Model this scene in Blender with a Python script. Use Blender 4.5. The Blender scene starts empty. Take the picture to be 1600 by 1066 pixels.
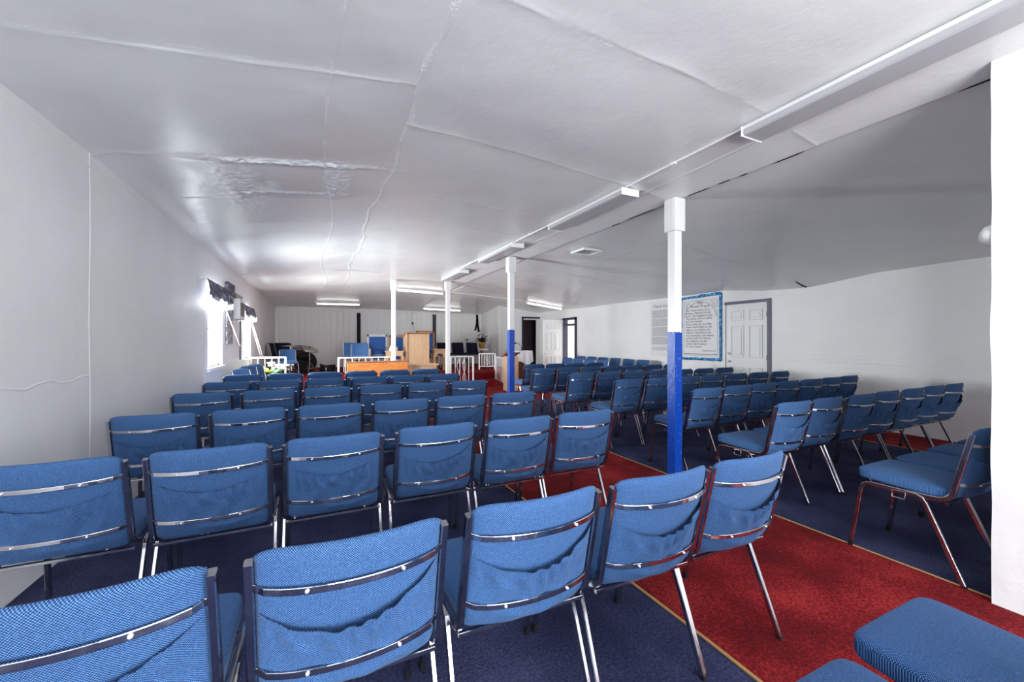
import bpy, math, random
from mathutils import Vector, Matrix, noise
PI = math.pi
random.seed(7)
scn = bpy.context.scene
COL = scn.collection

# ---------------------------------------------------------------- camera
CAMZ = 1.30
YAW = math.radians(25.5)
cam_d = bpy.data.cameras.new('camera'); cam = bpy.data.objects.new('camera', cam_d); COL.objects.link(cam)
cam.location = (0, 0, CAMZ); cam.rotation_euler = (PI/2, 0, -YAW)
cam_d.sensor_width = 36; cam_d.lens = 634/1600*36; cam_d.clip_start = 0.02; cam_d.clip_end = 200
scn.camera = cam
# ---------------------------------------------------------------- world, lights, exposure
scn.view_settings.view_transform = 'Standard'; scn.view_settings.look = 'None'
scn.view_settings.gamma = 1; scn.view_settings.use_curve_mapping = False
scn.view_settings.exposure = 1.06
scn.cycles.diffuse_bounces = 8; scn.cycles.max_bounces = 12
w = bpy.data.worlds.new('daylight'); scn.world = w; w.use_nodes = True
w.node_tree.nodes['Background'].inputs[0].default_value = (0.86, 0.93, 1.0, 1)
w.node_tree.nodes['Background'].inputs[1].default_value = 3.0

def area(name, loc, rot, sx, sy, power, color=(1, 1, 1), spread=180):
    l = bpy.data.lights.new(name, 'AREA'); l.shape = 'RECTANGLE'; l.size = sx; l.size_y = sy
    l.energy = power; l.color = color; l.spread = math.radians(spread)
    o = bpy.data.objects.new(name, l); COL.objects.link(o); o.location = loc; o.rotation_euler = rot
    return o
# daylight through the side windows (aiming +X)
area('window_daylight', (-1.75, 7.2, 1.5), (0, -PI/2, 0), 1.2, 1.0, 250, (0.94, 1, 0.99))
area('window_daylight', (-1.75, 9.8, 1.5), (0, -PI/2, 0), 1.1, 1.0, 250, (0.94, 1, 0.99))
# the open glazed doors behind the photographer, and an added fill lamp behind the partition
area('rear_door_daylight', (0.75, -3.2, 1.35), (-PI/2, 0, PI), 2.5, 2.2, 118, (0.97, 1, 0.985))
area('partition_fill_light', (5.3, -3.1, 1.3), (-PI/2, 0, PI), 3.6, 2.2, 24, (0.97, 1, 0.985))  # added to brighten the right block; no window stands here
# daylight of the hall behind the doorway by the stage
area('doorway_daylight', (8.6, 11.1, 1.2), (0, PI/2, 0), 1.8, 1.4, 24, (1, 0.99, 0.97))

# ---------------------------------------------------------------- materials
def mat(name, color, rough=0.6, metal=0.0, spec=0.5, build=None):
    m = bpy.data.materials.new(name); m.use_nodes = True
    nt = m.node_tree; b = nt.nodes['Principled BSDF']
    b.inputs['Base Color'].default_value = (*color, 1); b.inputs['Roughness'].default_value = rough
    b.inputs['Metallic'].default_value = metal; b.inputs['Specular IOR Level'].default_value = spec
    if build: build(nt, b)
    return m
def N(nt, t, **kw):
    n = nt.nodes.new(t)
    for k, v in kw.items():
        if k in n.inputs: n.inputs[k].default_value = v
        else: setattr(n, k, v)
    return n
def coord(nt, scale=(1, 1, 1), rot=(0, 0, 0)):
    tc = N(nt, 'ShaderNodeTexCoord'); mp = N(nt, 'ShaderNodeMapping')
    mp.inputs['Scale'].default_value = scale; mp.inputs['Rotation'].default_value = rot
    nt.links.new(tc.outputs['Object'], mp.inputs['Vector']); return mp.outputs['Vector']
def ramp(nt, fac, stops):
    r = N(nt, 'ShaderNodeValToRGB'); e = r.color_ramp.elements
    e[0].position, e[0].color = stops[0][0], (*stops[0][1], 1); e[1].position, e[1].color = stops[-1][0], (*stops[-1][1], 1)
    for p, c in stops[1:-1]:
        x = e.new(p); x.color = (*c, 1)
    nt.links.new(fac, r.inputs['Fac']); return r.outputs['Color']
def bump(nt, b, height, dist=0.01, strength=0.5):
    bp = N(nt, 'ShaderNodeBump'); bp.inputs['Strength'].default_value = strength; bp.inputs['Distance'].default_value = dist
    nt.links.new(height, bp.inputs['Height']); nt.links.new(bp.outputs['Normal'], b.inputs['Normal'])

def weave(c_dark, c_mid, c_light, pitch=0.0056, ax='Z'):
    def f(nt, b):
        tc = N(nt, 'ShaderNodeTexCoord'); sep = N(nt, 'ShaderNodeSeparateXYZ'); nt.links.new(tc.outputs['Object'], sep.inputs[0])
        def sine(out, k, ph=0.0):
            m1 = N(nt, 'ShaderNodeMath', operation='MULTIPLY_ADD'); m1.inputs[1].default_value = k; m1.inputs[2].default_value = ph; nt.links.new(out, m1.inputs[0])
            m2 = N(nt, 'ShaderNodeMath', operation='SINE'); nt.links.new(m1.outputs[0], m2.inputs[0]); return m2.outputs[0]
        k = 2*PI/pitch
        ad = N(nt, 'ShaderNodeMath', operation='MULTIPLY'); ad.inputs[1].default_value = 1.0; nt.links.new(sep.outputs[ax], ad.inputs[0])
        p = N(nt, 'ShaderNodeMath', operation='MULTIPLY'); nt.links.new(sine(sep.outputs['X'], k), p.inputs[0]); nt.links.new(sine(ad.outputs[0], k), p.inputs[1])
        h = N(nt, 'ShaderNodeMath', operation='MULTIPLY_ADD'); h.inputs[1].default_value = 0.5; h.inputs[2].default_value = 0.5; nt.links.new(p.outputs[0], h.inputs[0])
        nz = N(nt, 'ShaderNodeTexNoise', Scale=260.0, Detail=2.0); nt.links.new(tc.outputs['Object'], nz.inputs['Vector'])
        mx = N(nt, 'ShaderNodeMath', operation='MULTIPLY_ADD'); mx.inputs[1].default_value = 0.45; nt.links.new(nz.outputs['Fac'], mx.inputs[0])
        hm = N(nt, 'ShaderNodeMath', operation='MULTIPLY'); hm.inputs[1].default_value = 0.78; nt.links.new(h.outputs[0], hm.inputs[0])
        nt.links.new(hm.outputs[0], mx.inputs[2])
        col = ramp(nt, mx.outputs[0], [(0.22, c_dark), (0.52, c_mid), (0.92, c_light)])
        nt.links.new(col, b.inputs['Base Color'])
        bump(nt, b, mx.outputs[0], 0.0012, 0.7)
        b.inputs['Sheen Weight'].default_value = 0.1; b.inputs['Sheen Roughness'].default_value = 0.4
        b.inputs['Sheen Tint'].default_value = (0.6, 0.8, 1, 1)
    return f
M = {}
M['fabric'] = mat('blue_woven_fabric', (0.05, 0.16, 0.4), 0.85, build=weave((0.001, 0.004, 0.020), (0.0055, 0.027, 0.108), (0.085, 0.235, 0.53)))
M['seat_fabric'] = mat('blue_seat_fabric', (0.03, 0.12, 0.33), 0.85, build=weave((0.001, 0.005, 0.025), (0.006, 0.032, 0.13), (0.08, 0.24, 0.54), ax='Y'))
M['throne_blue'] = mat('royal_blue_upholstery', (0.012, 0.075, 0.28), 0.7)
M['black_vinyl'] = mat('black_navy_upholstery', (0.004, 0.005, 0.022), 0.7, spec=0.2)
M['chrome'] = mat('chrome_tube', (0.50, 0.49, 0.53), 0.14, 1.0, build=lambda nt, b: nt.links.new(
    ramp(nt, (lambda n: (nt.links.new(coord(nt, (1, 1, 1)), n.inputs['Vector']), n.outputs['Fac'])[1])(N(nt, 'ShaderNodeTexNoise', Scale=30.0, Detail=4.0)),
         [(0.45, (0.12, 0.12, 0.12)), (0.8, (0.28, 0.28, 0.28))]), b.inputs['Roughness']))
M['screw'] = mat('bright_screw', (0.9, 0.9, 0.9), 0.25, 0.6)
M['rubber'] = mat('dark_rubber', (0.008, 0.008, 0.010), 0.7, spec=0.2)

def paint(scale, dist, strength, c0, c1, rough0=0.3):
    def f(nt, b):
        n = N(nt, 'ShaderNodeTexNoise', Scale=scale, Detail=6.0, Roughness=0.6); nt.links.new(coord(nt), n.inputs['Vector'])
        n2 = N(nt, 'ShaderNodeTexNoise', Scale=1.3, Detail=3.0); nt.links.new(coord(nt), n2.inputs['Vector'])
        nt.links.new(ramp(nt, n2.outputs['Fac'], [(0.3, c0), (0.7, c1)]), b.inputs['Base Color'])
        bump(nt, b, n.outputs['Fac'], dist, strength)
    return f
M['wall'] = mat('white_wall_paint', (0.8, 0.8, 0.8), 0.42, spec=0.4, build=paint(9, 0.02, 0.25, (0.77, 0.77, 0.775), (0.83, 0.83, 0.835)))
M['ceiling'] = mat('glossy_ceiling_paint', (0.7, 0.7, 0.71), 0.30, spec=0.45, build=paint(5, 0.02, 0.3, (0.79, 0.80, 0.80), (0.85, 0.86, 0.86)))
M['plaster'] = mat('rough_white_plaster', (0.84, 0.84, 0.84), 0.55, build=paint(40, 0.02, 0.5, (0.90, 0.90, 0.90), (0.94, 0.94, 0.94)))
def panel(nt, b):
    wv = N(nt, 'ShaderNodeTexWave', Scale=1.6, Distortion=0.0); wv.bands_direction = 'X'; wv.wave_profile = 'SAW'
    nt.links.new(coord(nt), wv.inputs['Vector'])
    c = ramp(nt, wv.outputs['Fac'], [(0.0, (0, 0, 0)), (0.05, (1, 1, 1)), (0.95, (1, 1, 1)), (1.0, (0, 0, 0))])
    bump(nt, b, c, 0.01, 0.7)
M['panel'] = mat('painted_panelling', (0.83, 0.83, 0.83), 0.5, build=panel)
M['white'] = mat('white_gloss_paint', (0.80, 0.80, 0.81), 0.35)
M['rail_white'] = mat('white_rail_paint', (0.88, 0.86, 0.89), 0.35)
M['housing'] = mat('white_enamel', (0.86, 0.87, 0.88), 0.35)
def ribs(nt, b):
    wv = N(nt, 'ShaderNodeTexWave', Scale=22.0); wv.bands_direction = 'X'; nt.links.new(coord(nt), wv.inputs['Vector']); bump(nt, b, wv.outputs['Fac'], 0.003, 0.4)
M['diffuser'] = mat('ribbed_diffuser', (0.5, 0.5, 0.52), 0.3, build=ribs)
M['tube'] = mat('fluorescent_tube', (0.9, 0.9, 0.9), 0.3)
M['tube'].node_tree.nodes['Principled BSDF'].inputs['Emission Color'].default_value = (1, 0.99, 0.96, 1)
M['tube'].node_tree.nodes['Principled BSDF'].inputs['Emission Strength'].default_value = 3.2
M['dark'] = mat('dark_trim_paint', (0.02, 0.02, 0.05), 0.4)
M['black'] = mat('black', (0.006, 0.006, 0.008), 0.6, spec=0.2)
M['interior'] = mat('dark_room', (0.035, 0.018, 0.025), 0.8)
M['frame_grey'] = mat('grey_door_trim', (0.11, 0.11, 0.16), 0.5)
def bluepost(nt, b):
    n = N(nt, 'ShaderNodeTexNoise', Scale=42.0, Detail=4.0); nt.links.new(coord(nt, (1, 1, 0.35)), n.inputs['Vector'])
    bump(nt, b, n.outputs['Fac'], 0.006, 0.6)
    n2 = N(nt, 'ShaderNodeTexNoise', Scale=70.0, Detail=2.0); nt.links.new(coord(nt, (1, 1, 0.6)), n2.inputs['Vector'])
    nt.links.new(ramp(nt, n2.outputs['Fac'], [(0.0, (0.003, 0.045, 0.36)), (0.62, (0.003, 0.06, 0.42)), (0.70, (0.06, 0.2, 0.7)), (1, (0.5, 0.6, 0.85))]), b.inputs['Base Color'])
M['blue_paint'] = mat('royal_blue_gloss_paint', (0.005, 0.09, 0.6), 0.34, build=bluepost)

def carpet(c0, c1, c2, sc=150.0):
    def f(nt, b):
        v = coord(nt)
        n = N(nt, 'ShaderNodeTexNoise', Scale=sc, Detail=4.0, Roughness=0.7); nt.links.new(v, n.inputs['Vector'])
        n2 = N(nt, 'ShaderNodeTexNoise', Scale=2.2, Detail=4.0); nt.links.new(v, n2.inputs['Vector'])
        ad = N(nt, 'ShaderNodeMath', operation='MULTIPLY_ADD'); ad.inputs[1].default_value = 0.45
        nt.links.new(n2.outputs['Fac'], ad.inputs[0]); s = N(nt, 'ShaderNodeMath', operation='MULTIPLY'); s.inputs[1].default_value = 0.6
        nt.links.new(n.outputs['Fac'], s.inputs[0]); nt.links.new(s.outputs[0], ad.inputs[2])
        base = ramp(nt, ad.outputs[0], [(0.38, c0), (0.52, c1), (0.68, c2)])
        vo = N(nt, 'ShaderNodeTexVoronoi', Scale=16.0); nt.links.new(v, vo.inputs['Vector'])
        sp = ramp(nt, vo.outputs['Distance'], [(0.0, (1, 1, 1)), (0.07, (0, 0, 0))])
        n3 = N(nt, 'ShaderNodeTexNoise', Scale=3.5); nt.links.new(v, n3.inputs['Vector'])
        gate = ramp(nt, n3.outputs['Fac'], [(0.56, (0, 0, 0)), (0.62, (1, 1, 1))])
        mm = N(nt, 'ShaderNodeMix', data_type='RGBA', blend_type='MULTIPLY'); mm.inputs[0].default_value = 1
        nt.links.new(sp, mm.inputs[6]); nt.links.new(gate, mm.inputs[7])
        mx = N(nt, 'ShaderNodeMix', data_type='RGBA'); nt.links.new(mm.outputs[2], mx.inputs[0]); nt.links.new(base, mx.inputs[6])
        mx.inputs[7].default_value = (0.55, 0.42, 0.36, 1)
        nt.links.new(mx.outputs[2], b.inputs['Base Color'])
        bump(nt, b, n.outputs['Fac'], 0.012, 0.9)
        b.inputs['Sheen Weight'].default_value = 0.0
    return f
M['carpet_blue'] = mat('navy_carpet', (0.02, 0.03, 0.1), 0.95, spec=0.2, build=carpet((0.010, 0.013, 0.045), (0.032, 0.038, 0.10), (0.085, 0.095, 0.20), 85.0))
M['carpet_red'] = mat('red_carpet', (0.35, 0.01, 0.015), 0.95, spec=0.2, build=carpet((0.06, 0.0015, 0.003), (0.18, 0.004, 0.008), (0.45, 0.035, 0.035), 85.0))
M['brass'] = mat('gold_edge_strip', (0.62, 0.36, 0.14), 0.5, 0.3)
def wood(c0, c1, sc=(1, 1, 8)):
    def f(nt, b):
        n = N(nt, 'ShaderNodeTexNoise', Scale=5.0, Detail=6.0, Roughness=0.65, Distortion=0.6); nt.links.new(coord(nt, sc), n.inputs['Vector'])
        nt.links.new(ramp(nt, n.outputs['Fac'], [(0.3, c0), (0.7, c1)]), b.inputs['Base Color'])
    return f
M['wood_light'] = mat('light_oak', (0.6, 0.4, 0.22), 0.45, build=wood((0.50, 0.31, 0.18), (0.68, 0.46, 0.28), (6, 6, 1)))
M['wood_orange'] = mat('orange_varnished_wood', (0.6, 0.22, 0.05), 0.35, build=wood((0.62, 0.16, 0.02), (0.88, 0.34, 0.06), (1, 6, 6)))
M['wood_mid'] = mat('brown_wood', (0.3, 0.14, 0.08), 0.45, build=wood((0.30, 0.13, 0.07), (0.42, 0.2, 0.12), (6, 6, 1)))
M['wood_dark'] = mat('dark_red_wood', (0.09, 0.025, 0.02), 0.4, build=wood((0.09, 0.02, 0.012), (0.17, 0.05, 0.03), (6, 6, 1)))
M['cloth'] = mat('white_cloth', (0.8, 0.76, 0.8), 0.85)
M['grey_frame'] = mat('pale_grey_frame', (0.5, 0.5, 0.52), 0.5)
M['cymbal'] = mat('tarnished_cymbal', (0.42, 0.42, 0.38), 0.35, 0.8)
M['drum_shell'] = mat('brown_drum_shell', (0.16, 0.09, 0.06), 0.4)
M['ac'] = mat('ivory_plastic', (0.72, 0.72, 0.7), 0.5)
M['grille'] = mat('grey_grille', (0.16, 0.16, 0.17), 0.6)
M['ink'] = mat('black_ink', (0.015, 0.015, 0.02), 0.6)
M['ink_grey'] = mat('faded_grey_ink', (0.24, 0.24, 0.26), 0.7)
M['ink_mid'] = mat('dark_grey_ink', (0.06, 0.06, 0.07), 0.7)
M['paper'] = mat('white_paper', (0.78, 0.78, 0.8), 0.6)
M['paper_old'] = mat('pale_paper', (0.72, 0.72, 0.74), 0.7)
def foil(nt, b):
    n = N(nt, 'ShaderNodeTexVoronoi', Scale=26.0); nt.links.new(coord(nt), n.inputs['Vector'])
    nt.links.new(ramp(nt, n.outputs['Distance'], [(0.0, (0.0, 0.25, 0.55)), (0.45, (0.0, 0.10, 0.38)), (0.8, (0.15, 0.5, 0.75))]), b.inputs['Base Color'])
    bump(nt, b, n.outputs['Distance'], 0.02, 0.8)
M['foil'] = mat('blue_garland_border', (0.0, 0.15, 0.5), 0.3, 0.3, build=foil)
def printfab(nt, b):
    n = N(nt, 'ShaderNodeTexNoise', Scale=13.0, Detail=3.0); nt.links.new(coord(nt), n.inputs['Vector'])
    nt.links.new(ramp(nt, n.outputs['Fac'], [(0.35, (0.03, 0.03, 0.045)), (0.55, (0.12, 0.12, 0.16)), (0.68, (0.30, 0.30, 0.36))]), b.inputs['Base Color'])
M['valance'] = mat('grey_patterned_valance', (0.2, 0.2, 0.25), 0.8, build=printfab)
def tapestry(nt, b):
    n = N(nt, 'ShaderNodeTexNoise', Scale=20.0, Detail=4.0); nt.links.new(coord(nt), n.inputs['Vector'])
    nt.links.new(ramp(nt, n.outputs['Fac'], [(0.40, (0.10, 0.09, 0.10)), (0.5, (0.42, 0.41, 0.42)), (0.65, (0.62, 0.61, 0.62))]), b.inputs['Base Color'])
M['tapestry'] = mat('grey_woven_hanging', (0.4, 0.4, 0.4), 0.9, build=tapestry)
M['sheer'] = mat('sheer_lace', (0.85, 0.87, 0.9), 0.8)
M['sheer'].node_tree.nodes['Principled BSDF'].inputs['Transmission Weight'].default_value = 0.0
M['sheer'].node_tree.nodes['Principled BSDF'].inputs['Alpha'].default_value = 0.45
M['glass'] = mat('window_glass', (0.95, 0.97, 1), 0.02)
M['glass'].node_tree.nodes['Principled BSDF'].inputs['Alpha'].default_value = 0.12
M['leaf'] = mat('green_leaf', (0.06, 0.17, 0.05), 0.5)
M['leaf_lime'] = mat('lime_leaf', (0.42, 0.55, 0.04), 0.5)
M['petal'] = mat('white_petal', (0.7, 0.75, 0.72), 0.6)
M['dark_leaf'] = mat('dark_foliage', (0.03, 0.035, 0.025), 0.6)
M['pink'] = mat('mauve_petal', (0.45, 0.3, 0.33), 0.6)
M['gold'] = mat('gold_pot', (0.5, 0.28, 0.04), 0.35, 0.4)
M['flat_white'] = mat('hall_white', (0.85, 0.85, 0.84), 0.7)

# ---------------------------------------------------------------- mesh helpers
class MB:
    def __init__(s): s.v = []; s.f = []; s.m = []; s.sm = []
    def add(s, vs, fs, mi=0, smooth=False):
        o = len(s.v); s.v += [tuple(v) for v in vs]; s.f += [tuple(i+o for i in f) for f in fs]; s.m += [mi]*len(fs); s.sm += [smooth]*len(fs)
        return s
    def box(s, x0, x1, y0, y1, z0, z1, mi=0, bev=0.0):
        if bev > 0:
            b = min(bev, (x1-x0)*.45, (y1-y0)*.45, (z1-z0)*.45)
            vs = []; idx = {}
            for ix, X in enumerate((x0, x1)):
                for iy, Y in enumerate((y0, y1)):
                    for iz, Z in enumerate((z0, z1)):
                        sx, sy, sz = (b if ix == 0 else -b), (b if iy == 0 else -b), (b if iz == 0 else -b)
                        idx[(ix, iy, iz, 0)] = len(vs); vs.append((X, Y+sy, Z+sz))
                        idx[(ix, iy, iz, 1)] = len(vs); vs.append((X+sx, Y, Z+sz))
                        idx[(ix, iy, iz, 2)] = len(vs); vs.append((X+sx, Y+sy, Z))
            I = idx; fs = []
            for a in (0, 1):
                fs.append([I[(a, 0, 0, 0)], I[(a, 1, 0, 0)], I[(a, 1, 1, 0)], I[(a, 0, 1, 0)]])
                fs.append([I[(0, a, 0, 1)], I[(1, a, 0, 1)], I[(1, a, 1, 1)], I[(0, a, 1, 1)]])
                fs.append([I[(0, 0, a, 2)], I[(1, 0, a, 2)], I[(1, 1, a, 2)], I[(0, 1, a, 2)]])
                for c in (0, 1):
                    fs.append([I[(a, c, 0, 0)], I[(a, c, 1, 0)], I[(a, c, 1, 1)], I[(a, c, 0, 1)]])
                    fs.append([I[(a, 0, c, 0)], I[(a, 1, c, 0)], I[(a, 1, c, 2)], I[(a, 0, c, 2)]])
                    fs.append([I[(0, a, c, 1)], I[(1, a, c, 1)], I[(1, a, c, 2)], I[(0, a, c, 2)]])
                    for e in (0, 1): fs.append([I[(a, c, e, 0)], I[(a, c, e, 1)], I[(a, c, e, 2)]])
            return s.add(vs, fs, mi)
        vs = [(x, y, z) for x in (x0, x1) for y in (y0, y1) for z in (z0, z1)]
        return s.add(vs, [(0, 1, 3, 2), (4, 6, 7, 5), (0, 4, 5, 1), (2, 3, 7, 6), (0, 2, 6, 4), (1, 5, 7, 3)], mi)
    def sweep(s, pts, w, d, side=(1, 0, 0), mi=0, rnd=0.25, cap=True):
        """rectangular (slightly rounded) tube along pts; w along side, d across"""
        side = Vector(side).normalized(); P = [Vector(p) for p in pts]; n = len(P); rings = []
        b = rnd
        prof = [(-1, -1+b), (-1, 1-b), (-1+b, 1), (1-b, 1), (1, 1-b), (1, -1+b), (1-b, -1), (-1+b, -1)]
        vs = []
        for i, p in enumerate(P):
            t = ((P[i]-P[i-1]).normalized() if i else Vector()) + ((P[i+1]-P[i]).normalized() if i < n-1 else Vector())
            t.normalize(); u = (side - t*side.dot(t)).normalized(); v = t.cross(u)
            for a, c in prof: vs.append(p + u*(a*w/2) + v*(c*d/2))
        k = len(prof); fs = []
        for i in range(n-1):
            for j in range(k): fs.append((i*k+j, i*k+(j+1) % k, (i+1)*k+(j+1) % k, (i+1)*k+j))
        if cap: fs.append(tuple(range(k))[::-1]); fs.append(tuple((n-1)*k+j for j in range(k)))
        return s.add(vs, fs, mi)
    def tube(s, pts, r, seg=10, mi=0, cap=True):
        P = [Vector(p) for p in pts]; n = len(P); vs = []; R = r if isinstance(r, (list, tuple)) else [r]*n
        u = None
        for i, p in enumerate(P):
            t = ((P[i]-P[i-1]).normalized() if i else Vector()) + ((P[i+1]-P[i]).normalized() if i < n-1 else Vector())
            t.normalize()
            if u is None: u = t.orthogonal().normalized()
            u = (u - t*u.dot(t)).normalized(); v = t.cross(u)
            for j in range(seg):
                a = 2*PI*j/seg; vs.append(p + u*math.cos(a)*R[i] + v*math.sin(a)*R[i])
        fs = [(i*seg+j, i*seg+(j+1) % seg, (i+1)*seg+(j+1) % seg, (i+1)*seg+j) for i in range(n-1) for j in range(seg)]
        s.add(vs, fs, mi, True)
        if cap: s.add([vs[j] for j in range(seg)], [tuple(range(seg))[::-1]], mi); s.add([vs[(n-1)*seg+j] for j in range(seg)], [tuple(range(seg))], mi)
        return s
    def lathe(s, prof, c=(0, 0, 0), seg=24, mi=0, axis='Z', smooth=True):
        vs = []
        for r, z in prof:
            for j in range(seg):
                a = 2*PI*j/seg; x, y = r*math.cos(a), r*math.sin(a)
                q = (x, y, z) if axis == 'Z' else ((x, z, y) if axis == 'Y' else (z, x, y))
                vs.append((c[0]+q[0], c[1]+q[1], c[2]+q[2]))
        n = len(prof); fs = [(i*seg+j, i*seg+(j+1) % seg, (i+1)*seg+(j+1) % seg, (i+1)*seg+j) for i in range(n-1) for j in range(seg)]
        fs.append(tuple(range(seg))[::-1]); fs.append(tuple((n-1)*seg+j for j in range(seg)))
        return s.add(vs, fs, mi, smooth)
    def grid(s, fn, nu, nv, mi=0, smooth=True, flip=False):
        vs = [fn(i/nu, j/nv) for i in range(nu+1) for j in range(nv+1)]
        fs = [(i*(nv+1)+j, (i+1)*(nv+1)+j, (i+1)*(nv+1)+j+1, i*(nv+1)+j+1) for i in range(nu) for j in range(nv)]
        if flip: fs = [f[::-1] for f in fs]
        return s.add(vs, fs, mi, smooth)
    def xf(s, m):
        s.v = [tuple(m @ Vector(v)) for v in s.v]; return s
    def build(s, name, mats, parent=None, fixn=True, merge=0.0):
        me = bpy.data.meshes.new(name); me.from_pydata(s.v, [], s.f)
        if not isinstance(mats, (list, tuple)): mats = [mats]
        for m in mats: me.materials.append(m)
        for p, mi, sm in zip(me.polygons, s.m, s.sm): p.material_index = mi; p.use_smooth = sm
        if fixn or merge:
            import bmesh
            bm = bmesh.new(); bm.from_mesh(me)
            if merge: bmesh.ops.remove_doubles(bm, verts=bm.verts, dist=merge)
            if fixn: bmesh.ops.recalc_face_normals(bm, faces=bm.faces)
            bm.to_mesh(me); bm.free()
        o = bpy.data.objects.new(name, me); COL.objects.link(o)
        if parent: o.parent = parent
        return o
def tag(o, label=None, cat=None, group=None, kind=None):
    if label: o['label'] = label
    if cat: o['category'] = cat
    if group: o['group'] = group
    if kind: o['kind'] = kind
    return o
def empty(name, loc=(0, 0, 0), rz=0, label=None, cat=None, group=None):
    o = bpy.data.objects.new(name, None); COL.objects.link(o); o.location = loc; o.rotation_euler = (0, 0, rz); o.empty_display_size = 0.1
    return tag(o, label, cat, group)
def struct(o): o['kind'] = 'structure'; return o
def copy_tree(o, parent=None):
    c = o.copy(); COL.objects.link(c); c.parent = parent
    for ch in [x for x in o.children]: copy_tree(ch, c)
    return c
def text_mesh(name, body, size, m, parent, loc, rot, align='CENTER', sx=1.0, extr=0.0008):
    cu = bpy.data.curves.new(name, 'FONT'); cu.body = body; cu.size = size; cu.align_x = align; cu.extrude = extr; cu.resolution_u = 3
    t = bpy.data.objects.new('tmp', cu); COL.objects.link(t)
    dg = bpy.context.evaluated_depsgraph_get(); me = bpy.data.meshes.new_from_object(t.evaluated_get(dg))
    bpy.data.objects.remove(t)
    o = bpy.data.objects.new(name, me); me.name = name; me.materials.clear(); me.materials.append(m); COL.objects.link(o)
    o.parent = parent; o.location = loc; o.rotation_euler = rot; o.scale = (sx, 1, 1)
    return o
ORD = ['first', 'second', 'third', 'fourth', 'fifth', 'sixth', 'seventh', 'eighth']

# ================================================================= SHELL
def wx(y): return -1.41 + 0.0085*y          # inner face of the left wall
RX = 7.38                                    # inner face of the right wall
BY = 15.4                                    # back wall behind the stage

def lerp(a, b, t): return a+(b-a)*t
def prof(pts, x):
    if x <= pts[0][0]: return pts[0][1]
    for (a, za), (b, zb) in zip(pts, pts[1:]):
        if x <= b: return lerp(za, zb, (x-a)/(b-a))
    return pts[-1][1]
PN = [(-1.45, 2.52), (-1.25, 2.60), (0.1, 2.785), (0.58, 2.83), (2.56, 2.74), (2.80, 2.715), (3.14, 2.665), (3.20, 2.69), (5.2, 2.50), (7.5, 2.30)]
PM = [(-1.45, 2.50), (-1.25, 2.56), (0.1, 2.74), (0.58, 2.79), (2.56, 2.775), (2.80, 2.74), (3.14, 2.68), (3.20, 2.70), (5.2, 2.50), (7.5, 2.30)]
PF = [(-1.45, 2.48), (0.58, 2.66), (3.12, 2.66), (4.6, 2.62), (5.75, 2.56), (7.5, 2.34)]
PB = [(-1.45, 2.45), (0.58, 2.46), (3.12, 2.43), (5.75, 2.39), (7.5, 2.30)]
def ceil_base(x, y):
    if y < 4: z = prof(PN, x)
    elif y < 8: z = lerp(prof(PN, x), prof(PM, x), (y-4)/4)
    elif y < 12.6: z = lerp(prof(PM, x), prof(PF, x), (y-8)/4.6)
    else: z = lerp(prof(PF, x), prof(PB, x), min(1, (y-12.6)/2.6))
    # the sagging corner above the white side door
    z -= prof([(3.1, 0), (3.96, 0.105), (4.75, 0.09), (5.6, 0)], y)*math.exp(-((x-7.4)/0.75)**2)
    return z
YL = [-0.1, 1.2, 2.42, 3.66, 4.62, 5.5, 6.3, 7.5, 8.4, 9.6, 10.8, 12.0, 13.6]     # cross seams left of the ridge
YR = [0.4, 1.62, 2.90, 4.12, 5.13, 6.2, 7.3, 8.5, 9.7, 10.9, 12.6, 14]            # cross seams right of the ridge
def ridge_x(y): return 0.57 + 0.03*math.sin(y*2.1) + 0.015*math.sin(y*7.3)
def long_x(y): return 0.10 + 0.06*math.sin(y*1.3+0.6)
SEX = [4.0, 5.1, 6.3]
def seam(d, wdt, h): return h*math.exp(-(d/wdt)**2)
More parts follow.
